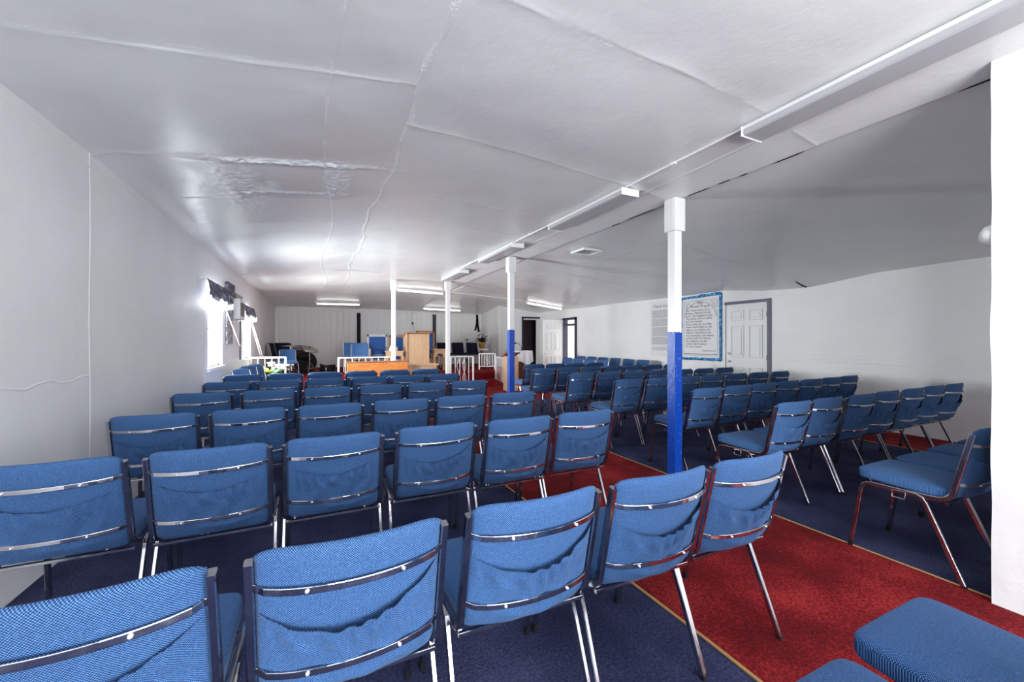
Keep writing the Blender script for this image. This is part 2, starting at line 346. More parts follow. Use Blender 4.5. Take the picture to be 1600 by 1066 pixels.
def ceil_z(x, y):
    z = ceil_base(x, y)
    n = noise.noise(Vector((x*0.9, y*0.9, 3.3)))
    z += 0.012*n + 0.004*noise.noise(Vector((x*3.1, y*3.1, 8)))
    rx = ridge_x(y); wob = 0.012*noise.noise(Vector((x*3, y*3, 1)))
    if x < rx:
        for k, yy in enumerate(YL):
            d = y-yy-wob-0.03*math.sin(x*1.7+k)
            if abs(d) < 0.15: z -= seam(d, 0.009, 0.0035)*(0.5+noise.noise(Vector((x*5, yy, 0)))) + seam(d, 0.05, 0.0025)
        # droop of the boards between seams
        for a, b in zip(YL, YL[1:]):
            if a < y < b: z -= 0.016*math.sin(PI*(y-a)/(b-a))*max(0, min(1, (x+1.4)/0.5))*max(0, min(1, (rx-x)/0.4))
        z -= seam(x-long_x(y), 0.008, 0.004)
    elif x < 3.14:
        for k, yy in enumerate(YR):
            d = y-yy-wob-0.02*math.sin(x*2+k)
            if abs(d) < 0.15: z -= seam(d, 0.011, 0.004)*(0.6+noise.noise(Vector((x*5, yy, 0)))) + seam(d, 0.06, 0.004)
        for a, b in zip(YR, YR[1:]):
            if a < y < b: z -= 0.012*math.sin(PI*(y-a)/(b-a))*max(0, min(1, (x-rx)/0.4))*max(0, min(1, (2.9-x)/0.4))
    else:
        for k, yy in enumerate((3.97, 6.6, 9.0)):
            d = y-yy-wob-0.05*(x-5)
            if abs(d) < 0.15: z -= seam(d, 0.012, 0.006)
        for sx in SEX: z -= seam(x-sx-0.05*math.sin(y*0.8+sx), 0.010, 0.004)
        z -= 0.010*math.sin(y*1.9+x)*max(0, min(1, (x-3.3)))
    z -= seam(x-rx, 0.010, 0.006)+seam(x-rx, 0.05, 0.004)*(0.5+0.5*noise.noise(Vector((x*14, y*14, 2))))
    z -= seam(x-(2.80+0.01*math.sin(y*3)), 0.008, 0.006)
    # torn and re-plastered patch left of the ridge
    for (px, py, sx, sy, h) in ((-0.15, 3.72, 0.62, 0.035, 0.016), (-0.62, 4.35, 0.13, 0.55, 0.012), (0.16, 4.15, 0.10, 0.42, 0.014), (-0.2, 4.42, 0.42, 0.03, 0.012)):
        e = math.exp(-((x-px)/sx)**2-((y-py)/sy)**2)
        if e > 0.01: z -= e*h*(1+1.2*noise.noise(Vector((x*22, y*22, 5)))+0.8*noise.noise(Vector((x*50, y*50, 7))))
    z += 0.02*math.exp(-((x+0.45)/0.08)**2-((y-4.22)/0.12)**2)
    return z
def build_ceiling():
    xs = set(); ys = set()
    def rng(a, b, st, S):
        k = int(round((b-a)/st))
        for i in range(k+1): S.add(round(a+i*st, 4))
    rng(-1.45, 0.7, 0.04, xs); rng(0.7, 7.5, 0.08, xs)
    rng(0.50, 0.66, 0.008, xs); rng(0.02, 0.18, 0.01, xs); rng(2.76, 2.84, 0.008, xs); rng(3.10, 3.22, 0.01, xs)
    for s_ in SEX: rng(s_-0.07, s_+0.07, 0.01, xs)
    rng(-3.4, BY+0.2, 0.08, ys); rng(3.5, 4.8, 0.016, ys)
    for yy in set(YL+YR+[1.62, 3.97, 6.6, 9.0]):
        if yy < 9: rng(yy-0.07, yy+0.07, 0.01, ys)
        else: rng(yy-0.04, yy+0.04, 0.02, ys)
    rng(-0.9, 0.4, 0.02, xs)
    def clean(S):
        S = sorted(S); o = [S[0]]
        for v in S[1:]:
            if v-o[-1] > 0.0045: o.append(v)
        return o
    xs = clean(xs); ys = clean(ys); nx, ny = len(xs), len(ys)
    mb = MB(); vs = [(x, y, ceil_z(x, y)) for x in xs for y in ys]
    fs = [(i*ny+j, i*ny+j+1, (i+1)*ny+j+1, (i+1)*ny+j) for i in range(nx-1) for j in range(ny-1)]
    def plaster(x, y):
        n1 = noise.noise(Vector((x*16, y*16, 5))); n2 = noise.noise(Vector((x*34, y*34, 9)))
        w_ = 0
        for (px, py, sx, sy) in ((-0.15, 3.70, 0.70, 0.060), (-0.58, 4.25, 0.12, 0.50), (0.16, 4.12, 0.12, 0.42), (-0.2, 4.42, 0.42, 0.018), (-0.25, 4.64, 0.85, 0.014)):
            w_ = max(w_, math.exp(-((x-px)/sx)**4-((y-py)/sy)**2))
        if w_ > 0.25 and n1*0.9+n2*0.7+w_ > 0.42: return 1
        g = noise.noise(Vector((x*4, y*4, 2)))
        for yy in (YL if x < ridge_x(y) else YR):
            if abs(y-yy-0.012*noise.noise(Vector((x*3, y*3, 1)))-0.02*math.sin(x*2)) < 0.005+0.006*n1 and g > -0.25: return 1
        if abs(x-ridge_x(y)) < 0.012+0.02*g and g+n2 > -0.2: return 1
        if x < 0.6 and abs(x-long_x(y)) < 0.006 and g > -0.1: return 1
        return 0
    fm = []
    for i in range(nx-1):
        for j in range(ny-1): fm.append(plaster((xs[i]+xs[i+1])/2, (ys[j]+ys[j+1])/2) if -1.3 < xs[i] < 2.5 and ys[j] < 9 else 0)
    for m_ in (0, 1):
        pass
    mb.v = vs; mb.f = fs; mb.m = fm; mb.sm = [True]*len(fs)
    return struct(mb.build('ceiling', [M['ceiling'], M['plaster']], fixn=False))
ceiling = build_ceiling()
def cz(x, y): return ceil_base(x, y)
# black tear in the sagging ceiling corner (a child of the ceiling)
mb = MB(); tear = []
for i in range(9):
    t = i/8; x = lerp(6.95, 7.33, t); y = lerp(3.95, 3.99, t); wd = 0.006+0.028*t*(1 if i % 2 else 0.6)
    tear.append((x, y, wd))
vs = []
for x, y, wd in tear:
    vs += [(x, y-wd, ceil_z(x, y-wd)-0.005), (x, y+wd, ceil_z(x, y+wd)-0.005), (x, y, ceil_z(x, y)-0.012)]
fs = []
for i in range(8):
    a = i*3; fs += [(a, a+3, a+5, a+2), (a+1, a+2, a+5, a+4)]
mb.add(vs, fs); mb.build('tear', M['black'], ceiling, fixn=False)
# dark gaps along the boxed beam
mb = MB()
for (a, b) in ((0.62, 0.95), (1.72, 1.95), (2.15, 2.22), (2.3, 2.42), (2.5, 2.75), (3.15, 3.6), (3.7, 3.85)):
    n = 5
    pts = [(3.145+0.004*math.sin(k*2+a*9), lerp(a, b, k/n), 0) for k in range(n+1)]
    pts = [(x, y, ceil_z(x, y)-0.004) for x, y, z in pts]
    mb.tube(pts, [0.001]+[0.0045]*(n-1)+[0.001], 6)
mb.build('crack', M['black'], ceiling)

# left wall with two windows ------------------------------------------------
W1 = (6.73, 7.60, 0.93, 2.02); W2 = (9.38, 10.28, 0.95, 1.92)
def wall_left():
    mb = MB(); x0, x1 = -0.14, 0.0
    ycuts = [-3.4, W1[0], W1[1], W2[0], W2[1], BY+0.1]
    top = 2.9
    def bx(y0, y1, z0, z1): mb.box(x0, x1, y0, y1, z0, z1)
    bx(ycuts[0], ycuts[1], 0, top); bx(W1[0], W1[1], 0, W1[2]); bx(W1[0], W1[1], W1[3], top)
    bx(W1[1], W2[0], 0, top); bx(W2[0], W2[1], 0, W2[2]); bx(W2[0], W2[1], W2[3], top); bx(W2[1], ycuts[5], 0, top)
    # joint strips between the wall boards
    for y in (0.2, 3.66, 6.60, 9.4, 11.6, 12.8, 14.0):
        pts = [(-0.001, y+0.008*math.sin(z*5+y), z) for z in [k*0.2 for k in range(14)]]
        mb.sweep(pts, 0.022, 0.008, (0, 1, 0), rnd=0.9)
    for (ya, yb, z) in ((1.5, 3.66, 1.06), (0.4, 6.6, 2.47)):
        n = 20; pts = [(0, lerp(ya, yb, k/n), z+0.015*math.sin(k*1.7)) for k in range(n+1)]
        mb.sweep(pts, 0.016, 0.006, (0, 0, 1), rnd=0.9)
    mb.v = [(x+wx(y), y, z) for x, y, z in mb.v]
    return struct(mb.build('wall_left', M['wall'], fixn=True))
wall_left()
def wall_right():
    mb = MB(); D3 = (4.66, 5.52, 2.03); D2 = (10.72, 11.50, 2.02)
    x0, x1 = RX, RX+0.14
    mb.box(x0, x1, -3.4, D3[0], 0, 2.9); mb.box(x0, x1, D3[0], D3[1], D3[2], 2.9); mb.box(x0, x1, D3[1], D2[0], 0, 2.9)
    mb.box(x0, x1, D2[0], D2[1], D2[2], 2.9); mb.box(x0, x1, D2[1], 13.2, 0, 2.9)
    for z in (1.02, 0.96, 1.08):
        mb.sweep([(x0, lerp(1.2, 4.5, k/16), z+0.004*math.sin(k*2.3)) for k in range(17)], 0.006, 0.005, (0, 0, 1), rnd=0.8)
    mb.sweep([(x0, lerp(3.95, 4.5, k/6), 2.13-0.06*(1-k/6)) for k in range(7)], 0.012, 0.006, (0, 0, 1), rnd=0.8)
    return struct(mb.build('wall_right', M['wall']))
wall_right()
# back wall, vertical panelling, painted-over
mb = MB(); mb.box(-1.5, 6.1, BY, BY+0.12, 0, 2.9); struct(mb.build('wall_back', M['panel']))
# side wall of the stage recess and front wall of the side room, with the dark doorway
mb = MB()
def slab(p, q, th, z0, z1):
    d = (Vector((q[0]-p[0], q[1]-p[1], 0))).normalized(); n = Vector((d.y, -d.x, 0))*th
    vs = [(p[0], p[1], z0), (q[0], q[1], z0), (q[0]+n.x, q[1]+n.y, z0), (p[0]+n.x, p[1]+n.y, z0)]
    vs += [(a, b, z1) for a, b, c in vs]
    mb.add(vs, [(0, 1, 2, 3), (4, 5, 6, 7), (0, 1, 5, 4), (1, 2, 6, 5), (2, 3, 7, 6), (3, 0, 4, 7)])
slab((5.95, BY+.05), (5.72, 13.10), -0.1, 0, 2.9)
struct(mb.build('wall_stage_side', M['wall']))
mb = MB()
DOY = 13.10
mb.box(5.72, 6.69, DOY, DOY+0.1, 0, 2.9); mb.box(6.69, 7.34, DOY, DOY+0.1, 2.12, 2.9); mb.box(7.34, 7.52, DOY, DOY+0.1, 0, 2.9)
struct(mb.build('wall_side_room', M['wall']))
# dark room behind
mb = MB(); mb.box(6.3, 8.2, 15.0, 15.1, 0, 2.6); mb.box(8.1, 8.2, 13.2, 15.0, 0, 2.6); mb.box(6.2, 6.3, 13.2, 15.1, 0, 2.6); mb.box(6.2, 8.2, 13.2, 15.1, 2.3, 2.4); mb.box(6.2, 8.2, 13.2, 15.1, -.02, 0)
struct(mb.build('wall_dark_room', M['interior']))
# bright hall behind the second doorway
mb = MB(); mb.box(8.9, 9.0, 9.6, 12.6, 0, 2.6); mb.box(7.52, 9.0, 9.6, 9.7, 0, 2.6); mb.box(7.52, 9.0, 12.6, 12.7, 0, 2.6); mb.box(7.52, 9.0, 9.6, 12.7, 2.5, 2.6); mb.box(7.52, 9.0, 9.6, 12.7, -.02, 0.0)
struct(mb.build('wall_hall', M['flat_white']))
# near partition wall on the right edge of the picture
def near_wall():
    mb = MB()
    def f(u, v):
        y = lerp(0.79, -3.4, u); z = v*2.75
        x = 3.0 + 0.006*noise.noise(Vector((y*2, z*2, 4))) + (0.008*noise.noise(Vector((0, z*3, 9))) if u == 0 else 0)
        return (x, y + (0.007*noise.noise(Vector((1, z*3.3, 9))) if u == 0 else 0), z)
    mb.grid(f, 30, 60, smooth=True)
    def g(u, v):
        z = v*2.75; x = lerp(3.0, 3.30, u)
        if u == 0: return f(0, v)
        return (x, 0.79, z)
    mb.grid(g, 4, 60, smooth=False)
    mb.add([(3.3, .79, 0), (3.3, -3.4, 0), (3.3, -3.4, 2.75), (3.3, .79, 2.75)], [(0, 1, 2, 3)])
    return struct(mb.build('wall_partition', M['wall']))
near_wall()
# rear wall (behind the photographer) with a broad glazed opening
mb = MB()
mb.box(-1.5, -0.6, -3.4, -3.3, 0, 2.9); mb.box(-0.6, 3.0, -3.4, -3.3, 2.4, 2.9); mb.box(3.0, 7.5, -3.4, -3.3, 0, 2.9)
struct(mb.build('wall_rear', M['wall']))

# floor: navy carpet with red aisle runners --------------------------------
mb = MB(); mb.box(-1.6, 7.6, -3.4, BY+0.1, -0.12, 0.0); struct(mb.build('floor', M['carpet_blue']))
def runner(x0, x1, y0, y1, label, z=0.003, wob=True):
    mb = MB(); n = 80
    def f(u, v):
        y = lerp(y0, y1, v); x = lerp(x0, x1, u)
        return (x, y, z)
    mb.grid(f, 2, n, smooth=False)
    mb.box(x0, x1, y0, y1, 0.0005, z-0.0004)
    return mb
ar = runner(1.525, 3.055, -3.3, 8.0, '').build('aisle_carpet', M['carpet_red'])
tag(ar, 'red carpet runner down the aisle between the two blocks of blue chairs', 'carpet')
ar = runner(6.42, RX-0.005, -3.3, 8.0, '').build('aisle_carpet', M['carpet_red'])
tag(ar, 'narrow red carpet strip along the right wall behind the chair rows', 'carpet')
q = runner(-1.28, RX-0.005, 8.005, 10.93, '', 0.008); 
for a in ((4.66, 5.74, 10.931, 11.88), (5.741, RX-0.005, 10.931, 13.05)):
    q2 = runner(*a, '', 0.008); q.add(q2.v, q2.f)
ar = q.build('front_carpet', M['carpet_red'])
tag(ar, 'red carpet across the whole width in front of the stage', 'carpet')
mb = MB(); mb.sweep([(1.515+0.004*math.sin(k*0.9), -3.2+k*0.2, 0.006) for k in range(56)], 0.013, 0.008)
tag(mb.build('edge_strip', M['brass']), 'thin gold edge strip between blue carpet and the red aisle, left side', 'edge strip')
mb = MB(); mb.sweep([(3.063, -3.2+k*0.2, 0.006) for k in range(56)], 0.007, 0.006)
tag(mb.build('edge_strip', M['brass']), 'thin tan edge strip along the right side of the red aisle', 'edge strip')
mb = MB(); mb.sweep([(6.412, -3.2+k*0.2, 0.006) for k in range(56)], 0.009, 0.006)
tag(mb.build('edge_strip', M['brass']), 'thin tan edge strip beside the red carpet at the right wall', 'edge strip')

# ================================================================= CHAIRS
PX = 0.220      # half distance between the back posts
def back_y(z):  # centre line of the back posts
    return lerp(0.045, -0.025, max(0, min(1, (z-0.50)/(0.815-0.50))))
def side_path(sg):
    X = sg*PX
    P = [(X, back_y(0.815), 0.815)] + [(X, back_y(z), z) for z in (0.72, 0.62, 0.54)]
    P += [(X, 0.044, 0.50), (X, 0.052, 0.470), (X, 0.070, 0.447), (X, 0.098, 0.434), (X, 0.14, 0.430)]
    P += [(X, 0.26, 0.425), (X, 0.40, 0.424)]
    return P
def mk_chair_parts(root, variant, leather=False, plain=False):
    fab = M['fabric'] if not leather else leather
    sfab = M['seat_fabric'] if not leather else leather
    out = []
    for sg in (-1, 1):
        mb = MB(); mb.sweep(side_path(sg), 0.019, 0.026, rnd=0.3); mb.build('side_frame', M['chrome'], root)
    for sg in (-1, 1):
        # front leg continues from the seat rail
        X = sg*PX
        mb = MB(); mb.sweep([(X, 0.398, 0.424), (X, 0.425, 0.420), (X*1.005, 0.446, 0.405), (X*1.01, 0.456, 0.38), (X*1.03, 0.480, 0.20), (X*1.05, 0.503, 0.035)], 0.019, 0.022, rnd=0.3)
        lg = mb.build('leg', M['chrome'], root)
        mb = MB(); mb.sweep([(X*1.05, 0.502, 0.04), (X*1.055, 0.508, 0.0)], 0.0198, 0.0228, rnd=0.3); mb.build('foot_cap', M['rubber'], lg)
        mb = MB(); X2 = sg*(PX+0.009)
        mb.sweep([(X2, 0.235, 0.425), (X2, 0.195, 0.424), (X2+sg*0.001, 0.170, 0.414), (X2+sg*0.001, 0.158, 0.395), (X2+sg*0.003, 0.085, 0.215), (X2+sg*0.005, 0.004, 0.012)], 0.015, 0.022, rnd=0.3)
        lg = mb.build('leg', M['chrome'], root)
        mb = MB(); mb.sweep([(X2+sg*0.005, 0.005, 0.014), (X2+sg*0.005, 0.0, 0.0)], 0.0158, 0.0225, rnd=0.3); mb.build('foot_cap', M['rubber'], lg)
    # seat cushion
    def pw(a, p): return math.copysign(abs(a)**p, a)
    mb = MB(); nu, nv = 40, 22
    def seatf(u, v):
        th = 2*PI*u; ph = PI*(v-0.5)
        cx, sy = pw(math.cos(th), 0.2), pw(math.sin(th), 0.2); r = pw(math.cos(ph), 0.16)
        x = 0.212*cx*r; y = 0.275+0.218*sy*r; zt = pw(math.sin(ph), 0.42)
        z = 0.468 + 0.034*zt
        if zt > 0: z += 0.014*(1-(x/0.212)**2)*(1-((y-0.275)/0.218)**2)
        z += 0.006*(y-0.275)/0.218
        return (x, y, z)
    mb.grid(seatf, nu, nv); mb.build('seat', sfab, root, merge=0.0005)
    # backrest pad
    A = 0.213; Z0, Z1 = 0.438, 0.846; TH = 0.019
    def cyy(x, z):
        bow = 0.043*(1-(x/A)**2)*(0.85+0.15*(z-Z0)/(Z1-Z0))
        return back_y(min(z, .815)) - (0.0 if z < .815 else (z-.815)*0.25) - bow + 0.004 + (0.035*max(0, (0.50-z)/0.06)**1.5 if z < 0.5 else 0)
    def padf(sign):
        def f(u, v):
            s_, r_ = 2*u-1, 2*v-1
            s2 = math.sin(s_*PI/2)*0.35+s_*0.65; r2 = math.sin(r_*PI/2)*0.35+r_*0.65
            x = A*s2; z = lerp(Z0, Z1, (r2+1)/2)
            # rounded corners at top
            z -= 0.020*abs(s2)**9*(1 if r2 > 0 else -0.6)*abs(r2)
            th = TH*max(0.0, (1-abs(s2)**6))**0.5*max(0.0, (1-abs(r2)**8))**0.5
            return (x, cyy(x, z)+sign*th, z)
        return f
    mb = MB(); mb.grid(padf(-1), 24, 30); mb.grid(padf(1), 24, 30, flip=True)
    bk = mb.build('backrest', fab, root, merge=0.0006)
    if not plain:
        # elastic topped pocket on the back
        rs = random.Random(variant*11+3)
        gap = (0.006, 0.013, 0.019)[variant % 3]; dip = (0.055, 0.065, 0.075)[variant % 3]; skew = (0.0, 0.012, 0.02)[variant % 3]
        ph = [rs.uniform(0, 6) for _ in range(4)]
        def pock(off):
            def f(u, v):
                s_ = 2*u-1; x = (A-0.006)*s_
                zo = 0.712 - dip*(1-s_*s_) + skew*s_
                zb = 0.452
                z = lerp(zb, zo, v)
                # distance below the rim
                d = (zo-z)
                fall = math.exp(-d/0.055)
                wr = (0.5+0.5*math.sin(s_*23+ph[0]+2.4*math.sin(s_*5+ph[1])+0.8*math.sin(d*60))) * math.exp(-((d-0.03)/0.045)**2) * (1-s_**6)
                wr2 = (0.5+0.5*math.sin(s_*11+d*40+ph[2]))*math.exp(-((d-0.12)/0.08)**2)*(1-s_**4)
                side = max(0.0, 1-abs(s_)**2.0)
                rimr = 0.004*math.exp(-(d/0.007)**2)
                fold = 0.007*math.exp(-((d-0.165-0.03*s_)/0.014)**2)*(1-s_*s_)
                y = cyy(x, z) - TH*max(0, 1-abs(s_)**6)**0.5*0.9 - 0.003 - (gap*fall*side + 0.019*wr + 0.010*wr2 + rimr + fold)*side**0.3 + off
                return (x, y, z)
            return f
        mb = MB(); mb.grid(pock(0), 72, 40); mb.grid(pock(0.003), 72, 2, flip=True)
        mb.build('pocket', fab, root, fixn=False)
        # flat chrome straps across the back, each held by two screws
        for zz in (0.752, 0.532):
            def yb(x): return cyy(x, zz) - TH*max(0, 1-abs(x/A)**6)**0.5 - 0.0125 + (0.010 if abs(x) > 0.205 else 0)
            xs = [-PX+0.004]+[lerp(-0.19, 0.19, k/12) for k in range(13)]+[PX-0.004]
            mb = MB(); mb.sweep([(x, yb(x), zz-0.006*(1-(x/PX)**2)) for x in xs], 0.016, 0.0042, (0, 0, 1), rnd=0.2)
            st = mb.build('crossbar', M['chrome'], root)
            for sx in (-0.105, 0.105):
                mb = MB(); mb.lathe([(0.0, -0.0045), (0.003, -0.004), (0.0048, -0.001), (0.0048, 0.002)], (sx, yb(sx)-0.003, zz-0.005), 12, axis='Y'); mb.build('screw', M['screw'], st)
    # under-seat cross rods and the linking bracket
    mb = MB(); mb.sweep([(-PX, 0.072, 0.418), (PX, 0.072, 0.418)], 0.014, 0.014, (0, 1, 0)); mb.build('seat_support', M['chrome'], root)
    mb = MB(); mb.sweep([(-PX, 0.40, 0.412), (PX, 0.40, 0.412)], 0.014, 0.014, (0, 1, 0))
    mb.build('seat_support', M['chrome'], root)
    mb = MB(); X = -PX-0.012
    mb.tube([(X, 0.24, 0.425), (X-0.006, 0.24, 0.385), (X-0.006, 0.30, 0.385), (X, 0.30, 0.425), (X, 0.24, 0.425)], 0.0028, 6)
    mb.build('linking_bracket', M['chrome'], root)

protos = []
for v in range(3):
    r = empty('stacking_chair', (0, 0, 0)); mk_chair_parts(r, v); protos.append([r, False])
plainp = [empty('stacking_chair', (0, 0, 0)), False]; mk_chair_parts(plainp[0], 0, plain=True)
blackp = [empty('stacking_chair', (0, 0, 0)), False]; mk_chair_parts(blackp[0], 0, leather=M['black_vinyl'], plain=True)
def place(pr, x, y, rz, label, group, z=0.0, sc=1.0):
    if not pr[1]: o = pr[0]; pr[1] = True
    else: o = copy_tree(pr[0])
    o.location = (x, y, z); o.rotation_euler = (0, 0, rz); o.scale = (sc, sc, sc)
    tag(o, label, 'chair', group); return o
rnd = random.Random(5)
LX = [-0.925, -0.42, 0.080, 0.596, 1.095, 1.585]
LY = [1.04, 2.16, 3.25, 4.42, 5.48, 6.55]
NEAR = ['the nearest row', 'the second nearest row', 'the third nearest row', 'the fourth nearest row', 'the second farthest row', 'the farthest row']
VAR = {(0, 1): 1, (0, 2): 2, (0, 3): 2, (0, 4): 2, (0, 5): 2, (1, 0): 0, (1, 1): 0, (1, 2): 0, (1, 3): 1, (1, 4): 1, (1, 5): 0}
for r, yy in enumerate(LY):
    for c, xx in enumerate(LX):
        if r == 0 and c == 0: continue
        v = VAR.get((r, c), rnd.randrange(3))
        k = 5-c
        where = ('right beside the red aisle' if k == 0 else ORD[k]+' from the red aisle')
        if c == 0: where = 'against the left wall'
        place(protos[v], xx+rnd.uniform(-.006, .006), yy+0.02+rnd.uniform(-.012, .012)+0.008*c, rnd.uniform(-.012, .012),
              'blue chair %s in %s of the left block' % (where, NEAR[r]), 'blue stacking chairs in the left block')
# chairs of the row behind the camera, only their seats in view
place(protos[1], 1.005, 0.085, 0.0, 'blue chair at bottom edge, only a front corner of its seat showing', 'blue chairs cut off by the bottom edge')
place(protos[2], 1.51, 0.115, -0.01, 'blue chair at bottom right corner with only its broad seat showing', 'blue chairs cut off by the bottom edge')
# right block
RROWS = [(0.90, [3.29+0.49*i for i in range(5)], 0.0),
         (1.90, [3.275+0.490*i for i in range(7)], 0.005),
         (2.79, [3.45+0.481*i for i in range(7)], 0.028),
         (3.84, [3.39+0.490*i for i in range(7)], 0.0),
         (4.84, [3.40+0.490*i for i in range(7)], -0.01),
         (5.95, [3.43+0.490*i for i in range(7)], 0.0),
         (7.05, [3.84+0.490*i for i in range(4)], 0.0)]
RN = ['the nearest row', 'the second nearest row', 'the third nearest row', 'the middle row', 'the third farthest row', 'the second farthest row', 'the short farthest row']
for r, (yy, xs, slope) in enumerate(RROWS):
    for i, xx in enumerate(xs):
        if r == 0 and i > 3: continue
        where = 'right beside the red aisle' if i == 0 else ORD[i]+' from the red aisle'
        if i == 6: where = 'at the right wall end'
        place(protos[rnd.randrange(3)], xx, yy+slope*i+rnd.uniform(-.012, .012), rnd.uniform(-.012, .012),
              'blue chair %s in %s of the right block' % (where, RN[r]), 'blue stacking chairs in the right block')
# two lines of chairs turned sideways at the far right
for i in range(6):
    place(plainp, 7.0, 7.42+0.505*i, PI/2, 'blue chair against the right wall facing left, %s nearest of the six there' % ORD[i], 'chairs lined along the right wall', 0.0085 if i > 1 else 0.0)
for i in range(4):
    place(plainp, 6.02+0.02*i, 7.72+0.52*i, PI/2+0.06, 'blue chair turned left at far right, %s nearest of the four in the inner line' % ORD[i], 'inner line of sideways chairs at far right', 0.0085 if i else 0.0)
# three chairs angled at the far left wall
for i, (x, y) in enumerate(((-1.12, 7.85), (-1.10, 8.50), (-1.06, 9.12))):
    place(plainp, x, y, math.radians(-114), 'blue chair turned sideways at the left wall past the rows, %s of three' % ('nearest', 'middle one', 'farthest')[i], 'sideways chairs at the left wall', 0.0085 if i else 0.0)

# ================================================================= POSTS
def post(x, y, wd, zblue, zcap, label):
    zt = min(ceil_z(x+a, y+b) for a in (-.08, 0, .08) for b in (-.08, 0, .08))-0.001
    root = empty('support_post', (x, y, 0), 0, label, 'post', 'white and blue support posts')
    h = wd/2
    mb = MB()
    n = 20
    def ring(z, e=0.0): return [(-h+e, -h+e, z), (h-e, -h+e, z), (h-e, h-e, z), (-h+e, h-e, z)]
    mb.box(-h, h, -h, h, zblue-0.02, zcap, bev=0.004); mb.build('upper_shaft', M['white'], root)
    # blue lower part with an uneven brushed edge
    mb = MB(); e = 0.0012; b = 0.005; per = []
    m_ = 10
    H = h+e
    cor = [(-H, -H), (H, -H), (H, H), (-H, H)]
    for q in range(4):
        a, c = cor[q], cor[(q+1) % 4]
        for k in range(m_): t = k/m_; per.append((lerp(a[0], c[0], t), lerp(a[1], c[1], t)))
    L = len(per); vs = [(p[0], p[1], 0.0) for p in per] + [(p[0], p[1], zblue+0.014*noise.noise(Vector((i*0.37, x*7, 0)))) for i, p in enumerate(per)] + [(p[0]*0.9, p[1]*0.9, zblue-0.01) for p in per]
    fs = [(i, (i+1) % L, L+(i+1) % L, L+i) for i in range(L)] + [(L+i, L+(i+1) % L, 2*L+(i+1) % L, 2*L+i) for i in range(L)] + [tuple(range(L))[::-1]]
    mb.add(vs, fs); mb.build('lower_shaft', M['blue_paint'], root)
    H2 = h+0.022
    mb = MB(); mb.box(-H2, H2, -H2, H2, zcap-0.005, zt, bev=0.004)
    mb.box(-H2-0.004, H2+0.004, -H2+0.02, H2-0.02, zcap+0.005, zt-0.01, bev=0.002)
    mb.build('capital', M['white'], root)
    return root
post(3.115, 2.87, 0.092, 1.385, 2.36, 'nearest support post, white above and bright blue below, by the aisle carpet edge')
post(2.90, 6.12, 0.088, 1.485, 2.45, 'middle blue and white post rising at the far end of the aisle')
p3 = post(2.76, 9.30, 0.088, 0.12, 2.5, 'slim white post with capital right of the light oak pulpit')
p4 = post(1.58, 9.72, 0.088, 0.12, 2.5, 'slim white post left of the pulpit behind the orange wooden bench')

# ================================================================= LIGHT FIXTURES
def fixture(x, y0, y1, label):
    zt = min(ceil_z(x+a, lerp(y0, y1, b)) for a in (0, .1, .2) for b in (0, .25, .5, .75, 1))-0.001
    root = empty('fluorescent_fixture', (x, y0, zt), 0, label, 'ceiling light', 'fluorescent fixtures along the beam')
    L = y1-y0; W = 0.20; H = 0.062
    mb = MB(); mb.box(0.0, W, 0.006, L-0.006, -0.022, 0.0, bev=0.003); mb.build('housing', M['housing'], root)
    mb = MB()
    pr = [(0.004, -0.022), (0.004, -0.050), (0.014, -0.060), (W-0.014, -0.060), (W-0.004, -0.050), (W-0.004, -0.022)]
    vs = [(a, 0.008, b) for a, b in pr]+[(a, L-0.008, b) for a, b in pr]; k = len(pr)
    mb.add(vs, [(i, i+1, k+i+1, k+i) for i in range(k-1)]); mb.build('diffuser', M['diffuser'], root, fixn=False)
    for a in (0.0, L-0.012):
        mb = MB(); mb.box(-0.003, W+0.003, a, a+0.012, -H-0.003, 0.002, bev=0.003); mb.build('end_cap', M['housing'], root)
    return root
fixture(2.52, 0.40, 1.77, 'nearest fluorescent ceiling fixture, cut off by the top right edge')
fixture(2.52, 2.93, 4.27, 'second nearest fluorescent ceiling fixture, left of the nearest post')
fixture(2.52, 5.29, 6.66, 'third nearest fluorescent ceiling fixture, above the middle post')
fixture(2.52, 7.70, 9.02, 'farthest fluorescent ceiling fixture in line along the beam')
for (a, b, w_) in ((1.77, 2.93, 'the nearest two'), (4.27, 5.29, 'the second and third'), (6.66, 7.70, 'the farthest two')):
    mb = MB(); mb.tube([(2.565, lerp(a, b, k/6), cz(2.565, lerp(a, b, k/6))-0.016) for k in range(7)], 0.0085, 8)
    mb.box(2.551, 2.579, (a+b)/2, (a+b)/2+0.05, cz(2.565, (a+b)/2)-0.028, cz(2.565, (a+b)/2)-0.002)
    tag(mb.build('conduit_pipe', M['housing']), 'thin ceiling conduit pipe linking %s fluorescent fixtures' % w_, 'pipe')
def striplight(p, q, label, hang=0.05):
    P, Q = Vector(p), Vector(q)
    root = empty('strip_light', P, 0, label, 'ceiling light', 'bare strip lights near the stage')
    D = Q-P; side = (0, 1, 0)
    mb = MB(); mb.sweep([(0, 0, 0), D], 0.045, 0.025, side); mb.build('housing', M['housing'], root)
    o = Vector((0, -0.0, -0.036)); mb = MB(); mb.tube([o+D*0.03, o+D*0.97], 0.016, 10); mb.build('tube', M['tube'], root)
    for t in (0.015, 0.985):
        c = D*t; mb = MB(); mb.box(c.x-0.01, c.x+0.01, c.y-0.025, c.y+0.025, c.z-0.055, c.z+0.0)
        mb.build('end_cap', M['housing'], root)
    return root
def stz(x, y): return cz(x, y)-0.04
striplight((1.85, 10.9, stz(1.85, 10.9)), (3.1, 10.9, stz(3.1, 10.9)), 'bare strip light on the ceiling right above the pulpit')
